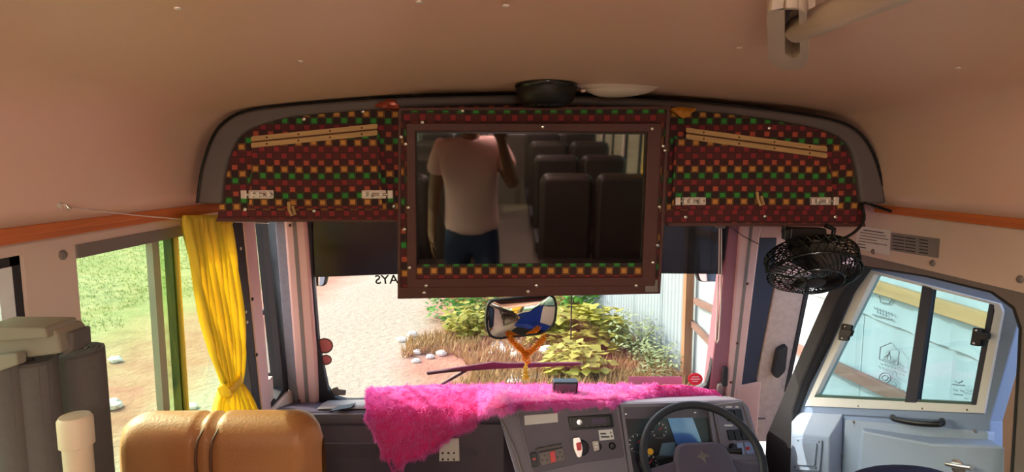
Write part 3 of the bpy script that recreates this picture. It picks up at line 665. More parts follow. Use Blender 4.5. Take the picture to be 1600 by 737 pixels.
def flap(pxs, hinge_a, hinge_b, bolts, pull):
    f = plate('flap', pxs, SHELF, 0.014, M['fabric'], cab, 0.014, 0.003)
    (ax, ay), (bx, by) = hinge_a, hinge_b; h = 9.0
    for k, (s0, s1) in enumerate(((-h, -0.8), (0.8, h))):
        o = plate('hinge_leaf', rnd([(ax, ay+s0), (bx, by+s0), (bx, by+s1), (ax, ay+s1)], 3), SHELF, 0.006, M['tanwood'], f, 0.021, 0.0012)
    tube('hinge_knuckle', [SHELF.at(ax+2, ay, 0.02), SHELF.at(bx-2, by, 0.02)], 0.0026, M['seam'], f, 6)
    for i in range(4):
        t = (i+0.5)/4
        for s_ in (-5, 5): screw(f, SHELF.at(ax+(bx-ax)*t, ay+(by-ay)*t+s_, 0.021), (0, -1, 0), 0.0028, M['seam'])
    for (x0, y0, x1, y1, d) in bolts:
        bt = plate('barrel_bolt', rnd(rect(x0, y0, x1, y1), 2), SHELF, 0.004, M['bolt'], f, 0.018, 0.001)
        ym = (y0+y1)/2
        tube('bolt_rod', [SHELF.at(x0-3 if d < 0 else x0+2, ym, 0.024), SHELF.at(x1-2 if d < 0 else x1+3, ym, 0.024)], 0.0042, M['chrome'], bt, 8)
        kx = x0+(x1-x0)*(0.62 if d < 0 else 0.4)
        tube('bolt_knob', [SHELF.at(kx, ym, 0.024), SHELF.at(kx+2, ym+3, 0.036)], 0.0035, M['chrome'], bt, 8)
        for u in (0.12, 0.38, 0.8): box('keeper', SHELF.at(x0+(x1-x0)*u, ym, 0.024), (0.010, 0.010, 0.017), M['bolt'], bt, None, 0.002)
        kx = (x0-7) if d < 0 else (x1+7)
        box('strike', SHELF.at(kx, ym, 0.022), (0.016, 0.008, 0.024), M['bolt'], bt, None, 0.002)
    px, py = pull
    tube('pull_loop', [SHELF.at(px-4, py-12, 0.017), SHELF.at(px-3, py, 0.03), SHELF.at(px+1, py+8, 0.028), SHELF.at(px+6, py+7, 0.022), SHELF.at(px+2, py-6, 0.018)], 0.0045, M['tanwood'], f, 6)
flap([(393, 228), (592, 206), (597, 326), (388, 326)], (392, 222), (590, 202), [(388, 297, 427, 310, -1), (565, 297, 603, 310, 1)], (455, 328))
flap([(1054, 212), (1295, 246), (1306, 328), (1050, 327)], (1072, 208), (1293, 238), [(1066, 308, 1103, 320, -1), (1266, 308, 1299, 320, 1)], (1187, 312))
for q in ((475, 186), (567, 174), (343, 308), (383, 327), (491, 329), (616, 322), (1202, 200), (1071, 339), (1195, 338), (1305, 339), (1059, 227), (1057, 232)): screw(cab, SHELF.at(*q, 0.002), (0, -1, 0), 0.0062, M['chrome'])
# torn wrapper tucked behind the moulding
def knot(px, py, label, c):
    p = SHELF.at(px, py, 0.03); rr = []
    for i in range(7):
        row_ = []
        for k in range(12):
            t = 2*math.pi*k/12; a = math.sin(math.pi*i/6)*(1+0.25*math.sin(3*t+px))+0.01; q = V((0.034*a*math.cos(t), 0.008*(i/6-0.5)*2, 0.013*a*math.sin(t)))
            row_.append(p+q+mnoise.noise_vector(q*90+V((px, 0, 0)))*0.006)
        rr.append(row_)
    o = surf('decoration', rr, c, smooth=30, cyc=True); tag(o, label, 'decoration')
knot(607, 163, 'crumpled red and gold wrapper tucked at the left of the cabinet edge', mat('wrapper_red', (150, 62, 38), 0.3, 0.3, var=0.5, scale=60))
knot(1068, 174, 'crumpled yellow and red artificial flower at the right of the cabinet edge', mat('wrapper_yellow', (220, 140, 44), 0.4, 0.1, var=0.6, scale=70))
knot(932, 177, 'small amber tassel on the cloth above the television', mat('tassel', (190, 130, 60), 0.4, 0.1, var=0.4, scale=90)); bpy.data.objects['decoration.002'].scale = (0.3, 0.6, 0.9)

# ---------------------------------------------------------------- television in its cloth-covered box
tv = thing('television', TVP.at(832, 460)-V((0, -0.03, 0)), 'flat black television in a maroon frame hanging below the cabinet', 'television')
tvo = [(623, 170), (1046, 168), (1030, 458), (622, 466)]
plate('housing', tvo, TVP, 0.11, M['fabric'], tv, 0.0, 0.004)
fr_o = [(633, 194), (1036, 194), (1020, 452), (634, 456)]; fr_i = [(651, 206), (1016, 206), (1005, 434), (652, 436)]
def tvring(nm, o_, i_, off, th, m, b=0.003): return ring(nm, o_, i_, TVP, th, m, tv, off, b)
tvring('frame', [(634, 192), (1036, 192), (1024, 447), (636, 450)], [(649, 205), (1012, 207), (1003, 433), (651, 436)], 0.014, 0.014, M['maroon'], 0.004)
ring('outer_beading', [(622, 168), (1048, 166), (1032, 459), (621, 467)], [(627, 173), (1042, 171), (1027, 454), (626, 462)], TVP, 0.11, M['maroon'], tv, 0.004, 0.002)
plate('lower_border', [(622, 449), (1031, 445), (1031, 459), (621, 467)], TVP, 0.01, M['maroon'], tv, 0.007, 0.002)
tvring('bezel', [(649, 205), (1012, 207), (1003, 433), (651, 436)], [(652, 208), (1007, 210), (1000, 411), (654, 413)], 0.006, 0.006, M['bezel'], 0.001)
plate('cloth_band', [(651, 413), (1004, 411), (1003, 433), (651, 436)], TVP, 0.004, M['fabric'], tv, 0.0075, 0.001)
plate('screen', [(651, 206), (1010, 208), (1001, 412), (653, 414)], TVP, 0.004, M['screen'], tv, 0.0035)
plate('corner_bracket', [(1009, 437), (1028, 437), (1028, 456), (1008, 456)], TVP, 0.003, M['greyrub'], tv, 0.011, 0.001)
for q in ((660, 191), (848, 198), (1019, 201), (627, 214), (634, 225), (638, 324), (632, 358), (640, 418), (1030, 323), (1027, 383), (1020, 410), (1039, 235), (994, 446), (838, 446), (666, 446), (663, 457), (825, 455), (723, 173), (1036, 228)): screw(tv, TVP.at(*q, 0.0145 if 640 > q[0] or True else 0), TVP.n, 0.0055, M['chrome'])

# ---------------------------------------------------------------- ceiling fittings
ZC = 1.916
sp = thing('ceiling_speaker', (0.0, 1.58, ZC), 'round black speaker under the roof above the television', 'speaker')
lathe('housing', [(0.078, 0.0), (0.080, 0.012), (0.076, 0.034), (0.066, 0.048), (0.058, 0.054)], (0.008, 1.60, ZC+0.002), (0, 0, -1), M['black'], sp, 32)
lathe('rim', [(0.083, 0.0), (0.083, 0.006), (0.078, 0.012)], (0.008, 1.60, ZC+0.002), (0, 0, -1), M['blackgloss'], sp, 32)
for k in range(5): tube('grille_ring', [V((0.008+(0.012+0.01*k)*math.cos(t*math.pi/10), 1.60+(0.012+0.01*k)*math.sin(t*math.pi/10), ZC-0.052)) for t in range(20)], 0.0016, M['blackgloss'], sp, 5, True)
lm = thing('ceiling_lamp', (0.19, 1.62, ZC), 'long boat-shaped white ceiling lamp beside the black speaker', 'lamp')
def boat(nm, x0, x1, yc, hw, z0, dep, m, parent):
    rr = []
    for i in range(15):
        u = i/14; x = x0+(x1-x0)*u; a = max(0.03, (1-abs(2*u-0.8)**2.2/ (1.2**2.2 if u > .4 else 0.8**2.2))); a = max(a, 0.04)
        rr.append([V((x, yc+hw*a*math.cos(t*math.pi/8), z0-dep*a**0.7*math.sin(t*math.pi/8))) for t in range(9)])
    o = surf(nm, rr, m, parent); return o
boat('base', 0.088, 0.335, 1.62, 0.05, ZC+0.004, 0.018, M['cream'], lm)
boat('lens', 0.112, 0.300, 1.62, 0.043, ZC-0.006, 0.022, M['lens'], lm)
box('switch', (0.103, 1.58, ZC-0.016), (0.012, 0.012, 0.008), M['cream'], lm)

gb = thing('grab_rail', PZ(1.905).at(1228, 40), 'cream grab rail in its bracket on the roof at upper right', 'rail')
GP = PZ(1.900)
ring('bracket', rnd([(1199, -30), (1262, -30), (1266, 60), (1256, 80), (1222, 82), (1202, 68)], 14, 5), rnd([(1228, -34), (1250, -34), (1252, 52), (1246, 60), (1236, 60), (1228, 52)], 5, 5), GP, -0.03, M['cream'], gb, 0.0, 0.006, smooth=35)
plate('recess', [(1224, -34), (1256, -34), (1256, 64), (1224, 64)], PZ(1.91), -0.006, M['moulding'], gb, 0.0)
a = PZ(1.875).at(1246, 46); b = PZ(1.865).at(1398, -18); d = b-a
tube('rail_bar', [a-d*0.02, a, a+d*0.5, b, b+d*0.7, b+d*1.2+V((0, 0, 0.03))], [0.012, 0.0165, 0.0165, 0.0165, 0.0165, 0.0165], M['cream'], gb, 16)
box('stay', PZ(1.888).at(1252, 36)+V((0, 0, 0.012)), (0.022, 0.03, 0.06), M['cream'], gb, None, 0.004)

# ---------------------------------------------------------------- curtain on the left window
cu = thing('curtain', (-1.0, 1.85, 0.7), 'yellow curtain gathered by a tie at the left front window', 'curtain')
prof = [(338, 286, 357), (360, 288, 360), (400, 296, 366), (450, 304, 372), (500, 314, 378), (550, 328, 381), (580, 339, 379), (598, 346, 376), (612, 341, 388), (630, 336, 398), (655, 331, 409), (700, 328, 420), (760, 326, 428)]
CP = PX(-1.005)
rows_ = []
for i in range(len(prof)-1):
    for k in range(4):
        t = k/4; py, l, r = [prof[i][q]*(1-t)+prof[i+1][q]*t for q in range(3)]
        tight = 1-0.6*max(0, 1-abs(py-598)/60)
        rows_.append([CP.at(l+(r-l)*j/54, py)+V((0.016*tight*math.sin(j*0.92+0.6*math.sin(py*0.012))+0.007*math.sin(j*2.1+py*0.02), 0, 0)) for j in range(55)])
c_ = surf('cloth', rows_, M['curtain'], cu, 0.002)
surf('heading', [[CP.at(284+74*j/60, y_)+V((0.008*math.sin(j*1.5)+0.004, 0, 0)) for j in range(61)] for y_ in (336, 340, 345, 350)], M['curtain'], cu, 0.003)
tb = []
for k in range(25):
    t = 2*math.pi*k/24; c0 = CP.at(361, 599); tb.append([c0+V((0.024*math.cos(t), 0.062*math.sin(t), 0.010*math.sin(t)+dz)) for dz in (-0.014, 0.0, 0.014)])
surf('tie_back', tb, M['curtain'], cu, 0.004)
tube('tie_knot', [CP.at(345, 603, 0.02), CP.at(350, 612, 0.03), CP.at(358, 618, 0.02)], [0.012, 0.016, 0.01], M['curtain'], cu, 8)
cw = thing('curtain_wire', PX(-1.02).at(100, 323), 'thin curtain wire running from a hook on the left liner', 'wire')
pA = V((-1.012, 1.262, 1.617)); pA = PX(-1.012).at(101, 323); pB = PX(-1.015).at(290, 343); pC = PX(-1.03).at(420, 349)
tube('wire', [pA, pA*0.5+pB*0.5+V((0, 0, -0.002)), pB, pC], 0.0018, M['bolt'], cw, 6)
tube('hook', [pA+V((-0.02, 0, 0.004)), pA+V((0.004, 0, 0.004)), pA+V((0.008, 0.004, -0.004)), pA+V((0.002, 0.008, -0.006))], 0.003, M['chrome'], cw, 8)
lathe('hook_plate', [(0.009, 0), (0.009, 0.003), (0.004, 0.006)], pA+V((-0.012, 0, 0.004)), (1, 0, 0), M['bolt'], cw, 12)
cw2 = tube('curtain_wire', [WS.at(1137, 350, 0.05), WS.at(1160, 368, 0.04), WS.at(1185, 381, 0.03)], 0.0018, M['rubber']); tag(cw2, 'short dark wire slung to a hook beside the fan', 'wire')
# ---------------------------------------------------------------- blind cord on the windscreen
bc = thing('blind_cord', WS.at(1128, 535, 0.03), 'looped white cord hanging at the right edge of the windscreen', 'cord')
tube('cord', [WS.at(*q, 0.035) for q in ((1127, 352), (1127, 430), (1126, 480), (1123, 530), (1120, 536), (1118, 532), (1121, 480), (1123, 430), (1124, 352))], 0.0028, M['cream'], bc, 6)
plate('cord_bracket', rect(1117, 350, 1134, 357), WS, 0.02, M['greyrub'], bc, 0.04, 0.002)

# ---------------------------------------------------------------- fan
fc = SHELF.at(1256, 414, 0.0); fc.y = 1.70
fa_ = V((-0.10, -math.sin(math.radians(38)), -math.cos(math.radians(38)))).normalized()      # the way it blows
fan = thing('fan', fc-V((0, 0, 0.06)), 'black caged fan hanging under the right end of the cabinet', 'fan')
u, v = frame_at(fa_); R_ = 0.124
def fp(r, t, h): return fc + fa_*h + (u*math.cos(t)+v*math.sin(t))*r
def spir(r0, h0, r1, h1, t0, tw, n=9, bul=0.0): return [fp(r0+(r1-r0)*k/(n-1), t0+tw*k/(n-1), h0+(h1-h0)*(k/(n-1)) + bul*math.sin(math.pi*k/(n-1))) for k in range(n)]
NS = 48
tubes('front_grille', [(spir(0.028, 0.048, R_-0.006, 0.022, 2*math.pi*k/NS, 0.75, 9, 0.012), False) for k in range(NS)], 0.0017, M['blackgloss'], fan, 5)
tubes('front_ring', [([fp(R_-0.004, 2*math.pi*k/40, 0.018) for k in range(40)], True), ([fp(0.076, 2*math.pi*k/40, 0.046) for k in range(40)], True)], 0.0026, M['blackgloss'], fan, 6)
lathe('front_cap', [(0.026, 0.0), (0.026, 0.006), (0.018, 0.010), (0.004, 0.011)], fc+fa_*0.045, fa_, M['rubber'], fan, 24)
tubes('side_cage', [(spir(R_, 0.02, R_+0.004, -0.035, 2*math.pi*k/34, 0.28*s_, 4), False) for k in range(34) for s_ in (-1, 1)] + [([fp(R_+0.003, 2*math.pi*k/40, h) for k in range(40)], True) for h in (0.018, -0.010, -0.035)], 0.0018, M['blackgloss'], fan, 5)
tubes('rear_grille', [(spir(R_+0.004, -0.035, 0.05, -0.062, 2*math.pi*k/34, 0.4*s_, 6, -0.008), False) for k in range(34) for s_ in (-1, 1)] + [([fp(rr, 2*math.pi*k/40, hh) for k in range(40)], True) for rr, hh in ((0.10, -0.052), (0.075, -0.06))], 0.0018, M['blackgloss'], fan, 5)
lathe('motor', [(0.05, 0.0), (0.056, 0.02), (0.056, 0.055), (0.042, 0.075), (0.01, 0.08)], fc-fa_*0.030, -fa_, M['black'], fan, 24)
lathe('hub', [(0.022, 0), (0.022, 0.03), (0.012, 0.04)], fc-fa_*0.03, fa_, M['black'], fan, 16)
for k in range(3):
    rr = []
    for i in range(7):
        r = 0.018+0.104*i/6; row_ = []
        for j in range(5):
            t = 2*math.pi*k/3 + (j/4-0.5)*1.25*(0.7+0.3*math.sin(math.pi*i/6)) + i*0.06; row_.append(fp(r, t, -0.008+(j/4-0.5)*-0.034))
        rr.append(row_)
    surf('blade', rr, M['moulding'], fan, 0.002)
top = SHELF.at(1262, 352); top.y = 1.72
plate('mount_box', rnd([(1236, 356), (1292, 357), (1294, 378), (1262, 386), (1234, 376)], 3), PY(1.70), 0.05, M['black'], fan, 0.0, 0.004)
tube('bracket', [PY(1.70).at(*q) for q in ((1226, 352), (1224, 362), (1230, 374), (1246, 382))], 0.007, M['black'], fan, 8)
tube('bracket', [PY(1.70).at(*q) for q in ((1290, 352), (1303, 358), (1301, 372), (1284, 382))], 0.007, M['black'], fan, 8)
box('clamp_knob', PY(1.69).at(1228, 366), (0.018, 0.02, 0.03), M['black'], fan)
fcab = tube('fan_cable', catmull([PY(1.69).at(1296, 374), PY(1.68).at(1318, 372), PY(1.69).at(1338, 360), PY(1.70).at(1350, 342), PY(1.72).at(1348, 318), PX(1.01).at(1368, 322), PX(1.02).at(1392, 330)], 4), 0.0045, M['black'], None, 8)
tag(fcab, 'black cable curving from the fan to the right end of the cabinet', 'cable')

# ---------------------------------------------------------------- notices on the right upper wall
NP = PX(1.045)
n1 = plate('notice', [(1340, 352), (1391, 359), (1390, 399), (1336, 388)], NP, 0.001, M['paper'], None, 0.002); tag(n1, 'white printed paper notice on the right wall next to the fan', 'notice')
for i, (x0, x1) in enumerate(((1349, 1381), (1344, 1384), (1344, 1388), (1342, 1370), (1341, 1386), (1340, 1352), (1340, 1353))):
    y = 357+i*4.6; plate('text_line', [(x0, y+(x0-1340)*0.15), (x1, y+(x1-1340)*0.15), (x1, y+1.4+(x1-1340)*0.15), (x0, y+1.4+(x0-1340)*0.15)], NP, 0.0005, M['ink'] if i in (0, 5, 6) else M['greyrub'], n1, 0.0026)
n2 = plate('label_plate', [(1392, 363), (1468, 373), (1466, 403), (1391, 391)], NP, 0.001, M['foil'], None, 0.002); tag(n2, 'grey foil label with printed lines under the right orange trim', 'label')
for i in range(5):
    for x0, x1 in ((1395, 1412), (1414, 1430), (1436, 1450)):
        y = 367+i*5; s_ = 0.14; plate('text_line', [(x0, y+(x0-1392)*s_), (x1, y+(x1-1392)*s_), (x1, y+1.6+(x1-1392)*s_), (x0, y+1.6+(x0-1392)*s_)], NP, 0.0005, M['ink'], n2, 0.0026)
# stickers on the windscreen
def sticker(nm, pxs, m, label, cat='sticker'):
    o = plate(nm, pxs, WS, 0.001, m, None, -0.016); return tag(o, label, cat)
s1 = sticker('sticker', ell(507, 540, 12.5, 11), M['pinknote'], 'larger pink round sticker at the lower left of the windscreen')
ring('border', ell(507, 540, 13.5, 12), ell(507, 540, 11.5, 10), WS, 0.0012, M['seam'], s1, -0.0155)
s2 = sticker('sticker', ell(509.5, 562, 8, 7), M['pinknote'], 'smaller pink round sticker below the larger one on the windscreen')
ring('border', ell(509.5, 562, 9, 8), ell(509.5, 562, 7.5, 6.5), WS, 0.0012, M['seam'], s2, -0.0155)
s3 = sticker('sticker', ell(1086.5, 592, 11, 9), M['rednote'], 'red round disc sticker at the lower right of the windscreen')
ring('border', ell(1086.5, 592, 11.5, 9.5), ell(1086.5, 592, 10, 8.2), WS, 0.0012, M['red'], s3, -0.0155)
for k, (x0, x1) in enumerate(((1081, 1092), (1079, 1094), (1082, 1091))): plate('text_line', rect(x0, 588+k*3.4, x1, 589.2+k*3.4), WS, 0.0005, M['paper'], s3, -0.015)
s4 = sticker('sticker', rnd([(513, 616), (520, 606), (528, 604), (529, 608), (541, 609), (540, 617), (514, 618)], 2), M['greyrub'], 'torn grey sticker remnant in the bottom left corner of the windscreen')
s5 = sticker('sticker', rnd(rect(982, 588, 1066, 600), 2), mat('mauve_strip', (188, 120, 150), 0.6), 'mauve strip sticker low on the windscreen above the dashboard')
# ---------------------------------------------------------------- interior mirror and garland
MC = V((CAM.x+(815-778)/FPX*2.18, 2.18, CAM.z-(497-262)/FPX*2.18))
mi = thing('rear_view_mirror', MC, 'wide rear-view mirror with black rim under the television', 'mirror')
MPn = (CAM + V((0.35, -1.2, -0.25)) - MC).normalized()
MP = Plane(MC, (0.16, -1, -0.02))
mo_ = rnd([(762, 470), (866, 459), (872, 478), (868, 507), (852, 522), (775, 531), (762, 524), (758, 500)], 11, 5)
mi_c = (816, 496)
inn = [(mi_c[0]+(x-mi_c[0])*0.95, mi_c[1]+(y-mi_c[1])*0.93) for x, y in mo_]
plate('housing', mo_, MP, 0.03, M['black'], mi, -0.004, 0.006)
ring('rim', mo_, inn, MP, 0.012, M['black'], mi, 0.004, 0.002)
rr = []
for k in range(9):
    f = k/8; rr.append([MP.at(mi_c[0]+(x-mi_c[0])*f, mi_c[1]+(y-mi_c[1])*f, 0.0035-0.012*f*f+0.008) for x, y in inn])
surf('mirror_glass', rr, M['mirror'], mi, cyc=True)
tube('stem', [MP.at(822, 480, -0.03), MP.at(824, 462, -0.05), V((MC.x+0.02, 2.30, MC.z+0.16)), V((MC.x+0.02, 2.36, MC.z+0.30))], 0.008, M['black'], mi, 8)
ga = thing('garland', PY(2.16).at(822, 594), 'orange flower garland hanging from the rear-view mirror', 'garland')
GPl = PY(2.155)
def pom(p, r, m, nm):
    vs_, fs = [], []
    for k in range(26):
        y = 1-2*(k+0.5)/26; t = k*2.39996; d = V((math.sqrt(1-y*y)*math.cos(t), math.sqrt(1-y*y)*math.sin(t), y)); a_, b_ = frame_at(d); L = r*random.uniform(0.85, 1.15); i = len(vs_)
        vs_ += [p+d*r*0.15, p+d*L*0.8+a_*r*0.28, p+d*L, p+d*L*0.8-a_*r*0.28]; fs.append([i, i+1, i+2, i+3])
    return mesh_obj(nm, vs_, fs, m, ga)
pth = catmull([(797, 528), (806, 538), (815, 546), (822, 552), (832, 546), (842, 537), (850, 526)], 3)
tube('string', [GPl.at(*q) for q in pth], 0.0015, M['marigold'], ga, 5)
for q in pth: pom(GPl.at(*q), 0.015, M['marigold'], 'blossom')
tube('string', [GPl.at(822, 550), GPl.at(822, 592)], 0.0015, M['gold'], ga, 5)
for i, y in enumerate((553, 558, 563)): pom(GPl.at(822+random.uniform(-3, 3), y), 0.017, mat('deep_orange', (236, 120, 24), 0.8, var=0.3, scale=120) if i == 0 else M['marigold'], 'blossom')
for y in (568, 571.5, 575): lathe('bead', [(0.001, -0.005), (0.005, -0.003), (0.006, 0), (0.005, 0.003), (0.001, 0.005)], GPl.at(822, y), (0, 0, 1), M['gold'], ga, 10)
for i, y in enumerate((579, 584)): pom(GPl.at(822+random.uniform(-3, 3), y), 0.019, M['gold'], 'blossom')
for k in range(7): tube('tassel_thread', [GPl.at(822, 585), GPl.at(816+k*2, 594)], 0.0012, M['gold'], ga, 4)

# ---------------------------------------------------------------- front passenger seat (seen from behind)
se = thing('passenger_seat', (-0.80, 1.38, 0.0), 'tan leather passenger seat with stitched pleats beside the curtain', 'seat')
def seat_back(parent, x0, x1, yc, z0, z1, dep, m, nm='backrest', tilt=0.0, pleats=()):
    rr = []; NXs = 40; pr = []
    for i in range(NXs+1):
        u = i/NXs; x = x0+(x1-x0)*u; e = min(u, 1-u)*(x1-x0); cr = 0.075; top_ = z1-(0 if e > cr else cr-math.sqrt(max(0, cr*cr-(cr-e)**2)))*0.9
        gr = -sum(0.009*math.exp(-((x-p)/0.006)**2) for p in pleats); bul = 0.008*sum(1 for _ in ())
        dd = (dep*0.5)*(min(1, 0.25+e/0.05)) ; row_ = []
        for k in range(15):
            a = math.pi*k/14          # over the top from back to front
            row_.append(V((x, yc-math.cos(a)*(dd+gr), top_-dep*0.5+math.sin(a)*(dep*0.5+gr))))
        h = top_-dep*0.5
        row_ = [V((x, yc-(dd+gr)*(1.0+0.12*t), z0+(h-z0)*(1-t))) for t in (1, 0.66, 0.33)] + row_ + [V((x, yc+(dd+gr), z0+(h-z0)*(1-t))) for t in (0.5, 1)]
        row_ = [V((p.x, p.y-(p.z-z0)*tilt, p.z)) for p in row_]
        rr.append(row_)
    o = surf(nm, rr, m, parent)
    return o
pl_ = (-0.985, -0.865, -0.80, -0.745)
seat_back(se, -1.045, -0.555, 1.42, 0.45, 1.105, 0.13, M['leather'], pleats=(-0.835, -0.80))
for xx in (-0.835, -0.80): tube('piping', catmull([V((xx-0.01, 1.352, 0.60)), V((xx, 1.350, 0.93)), V((xx+0.002, 1.353, 1.04)), V((xx+0.012, 1.37, 1.078)), V((xx+0.02, 1.42, 1.101)), V((xx+0.022, 1.46, 1.08))], 4), 0.0035, M['seam'], se, 6)
box('seat_cushion', (-0.80, 1.70, 0.40), (0.49, 0.5, 0.14), M['leather'], se, None, 0.04)
box('seat_base', (-0.80, 1.66, 0.16), (0.40, 0.44, 0.32), M['black'], se, None, 0.01)

# ---------------------------------------------------------------- grey rolls, pipe and box by the left wall
def roll(px, Y, r, ztop, label, tilt=0.0):
    x = CAM.x+(px-778)/FPX*Y; o = thing('rolled_mat', (x, Y, 0.0), label, 'roll')
    sp_ = []; n = 64
    prof_ = [V((x+(r*(0.25+0.75*k/n))*math.cos(k*0.42), Y+(r*(0.25+0.75*k/n))*math.sin(k*0.42), 0)) for k in range(n+1)]
    rr = [[p+V((tilt*z, 0, z)) for p in prof_] for z in (0.0, 0.5, 0.9, ztop)]
    surf('wound_sheet', rr, M['mat'], o, 0.006)
    lathe('outer_layer', [(r*1.02, 0.0), (r*1.02, ztop-0.006), (r*0.9, ztop-0.004)], (x, Y, 0), (0, 0, 1), M['mat'], o, 28)
    return o
roll(106, 1.16, 0.052, 1.345, 'tallest dark grey foam roll standing behind the cream pipe')
roll(45, 1.04, 0.033, 1.365, 'slim grey foam roll left of the cream pipe')
roll(2, 1.02, 0.033, 1.385, 'grey foam roll at the left edge of the picture')
roll(66, 1.13, 0.022, 1.345, 'thin grey foam roll squeezed between the two larger rolls')
pp = thing('plastic_pipe', (CAM.x+(100-778)/FPX*0.96, 0.96, 0), 'cream plastic pipe with an end cap leaning among the grey rolls', 'pipe')
px_ = CAM.x+(100-778)/FPX*0.96; zt = 1.7-(657-262)/FPX*0.96
lathe('pipe_body', [(0.0215, 0.0), (0.0215, zt-0.03)], (px_, 0.96, 0), (0, 0, 1), M['pvc'], pp, 24)
lathe('end_cap', [(0.0215, -0.05), (0.0255, -0.048), (0.0255, -0.004), (0.022, 0.002), (0.004, 0.004)], (px_, 0.96, zt), (0, 0, 1), M['pvc'], pp, 24)
bx_ = thing('carton', (-0.98, 1.15, 1.388), 'flat grey cardboard carton lying on top of the rolls', 'box')
prism('base', [PY(1.0).at(*q) for q in ((-30, 516), (84, 516), (90, 524), (96, 552), (-30, 568))], (0, 0.07, 0), M['card'], bx_, 0.004)
prism('lid', [PY(0.985).at(*q) for q in ((-34, 511), (70, 512), (74, 528), (-34, 536))], (0, 0.075, 0), M['card'], bx_, 0.003)
prism('flap', [PY(1.02).at(*q) for q in ((95, 522), (112, 519), (114, 548), (96, 558))], (0, 0.05, 0), M['mat'], bx_, 0.004)
prism('flap', [PY(0.97).at(*q) for q in ((-20, 558), (26, 552), (28, 570), (-20, 587))], (0, 0.02, 0), M['card'], bx_, 0.003)
# ---------------------------------------------------------------- dashboard
da = thing('dashboard', (0, 2.4, 0.1), 'dark grey plastic dashboard running under the windscreen', 'dashboard')
prof_ = [(2.575, 0.665), (2.38, 0.718), (2.345, 0.716), (2.332, 0.700), (2.330, 0.672), (2.338, 0.668), (2.338, 0.664), (2.330, 0.660), (2.318, 0.60), (2.30, 0.45), (2.30, 0.10), (2.575, 0.10)]
surf('passenger_side', [[V((x, y, z)) for y, z in prof_] for x in (-1.03, -0.80, -0.45, -0.10)], M['dashdark'], da, smooth=40, cyc=True)
LF = PY(2.318)
tube('top_edge_strip', [V((-1.02, 2.338, 0.706)), V((-0.12, 2.338, 0.706))], 0.005, M['dash'], da, 6)
plate('grab_slot', [(515, 642), (528, 634), (556, 629), (548, 636)], Plane((0, 2.45, 0.722), (0, 0.09, 1)), 0.004, M['rubber'], da, 0.001)
surf('top_pad', [[V((x, y, z)) for y, z in ((2.565, 0.674), (2.50, 0.698), (2.42, 0.716), (2.355, 0.722))] for x in (-0.86, -0.6, -0.3, -0.12)], M['dashtop'], da, 0.004)
gd = plate('glove_panel', rnd([(498, 692), (700, 690), (745, 700), (760, 770), (498, 770)], 8), LF, 0.012, M['dashdark'], da, 0.008, 0.004)
# centre and driver binnacle
con = [(776, 641), (800, 632), (965, 628), (1158, 623), (1171, 634), (1207, 770), (815, 770)]
prism('binnacle', [FA.at2(q) for q in con], (0, 0.30, -0.10), M['dash'], da, 0.012)
tube('binnacle_edge', [FA.at(*q, 0.002) for q in ((777, 644), (790, 668), (806, 705), (823, 760))], 0.004, M['dashtop'], da, 6)
TOPP = Plane(FA.at(1000, 628), (0, 0.333, 1))
plate('top_cap', [(806, 630), (1150, 622), (1120, 612), (820, 612)], TOPP, 0.006, M['dashtop'], da, 0.004, 0.002)
cp = plate('centre_panel', rnd([(808, 643), (963, 634), (977, 715), (906, 724), (834, 740)], 6), FA, 0.01, M['dashdark'], da, 0.006, 0.003)
ring('panel_lip', rnd([(806, 641), (965, 632), (979, 717), (906, 727), (832, 743)], 6), rnd([(809, 644), (962, 635), (976, 714), (906, 723), (835, 739)], 6), FA, 0.006, M['dash'], cp, 0.010, 0.001)
o = plate('label', [(819, 649), (871, 645), (872, 659), (820, 664)], FA, 0.001, M['paper'], cp, 0.0075)
rd = plate('radio', rnd([(887, 651), (957, 646), (960, 667), (891, 672)], 2), FA, 0.02, M['black'], cp, 0.012, 0.002)
ring('radio_trim', [(889, 652), (955, 648), (958, 666), (892, 670)], [(893, 653), (952, 650), (954, 664), (895, 668)], FA, 0.003, M['blackgloss'], rd, 0.015, 0.001)
lathe('radio_knob', [(0.0125, 0), (0.0125, 0.008), (0.010, 0.012), (0.002, 0.0125)], FA.at(905, 659, 0.012), FA.n, M['chrome'], rd, 20)
plate('display', [(924, 654), (947, 652), (948, 661), (925, 663)], FA, 0.002, mat('dim_display', (84, 70, 92), 0.2, var=0), rd, 0.014)
for k in range(4): plate('button', rect(915+k*9, 665.5-k*0.6, 921+k*9, 668-k*0.6), FA, 0.002, M['moulding'], rd, 0.0145)
nl = plate('label', [(935, 672), (957, 670), (960, 686), (937, 688)], FA, 0.001, M['paper'], cp, 0.008)
for x0, x1, y in ((938, 947, 676), (939, 952, 681), (953.5, 955.5, 674.5), (954.5, 957, 680)): plate('text_line', rect(x0, y, x1, y+2.4), FA, 0.0005, M['ink'], nl, 0.0085)
gz_ = lathe('voltmeter', [(0.030, 0), (0.030, 0.006), (0.027, 0.010), (0.020, 0.012)], FA.at(908, 699, 0.006), FA.n, M['rubber'], cp, 24)
plate('meter_plate', rnd([(895, 684), (906, 682), (911, 700), (909, 714), (902, 715), (896, 700)], 3), FA, 0.012, M['chrome'], gz_, 0.026, 0.002)
plate('meter_window', rnd([(900, 692), (908, 690), (909, 703), (902, 704)], 2), FA, 0.004, M['red'], gz_, 0.028, 0.001)
lathe('usb_socket', [(0.017, 0), (0.017, 0.008), (0.014, 0.010)], FA.at(933, 697, 0.006), FA.n, M['rubber'], cp, 20)
plate('socket_cover', rnd([(925, 689), (935, 688), (937, 703), (928, 705)], 2), FA, 0.01, M['cream'], cp, 0.022, 0.002)
for y in (692, 697): plate('socket_port', rect(930, y, 933.5, y+2), FA, 0.002, M['white'], cp, 0.0235)
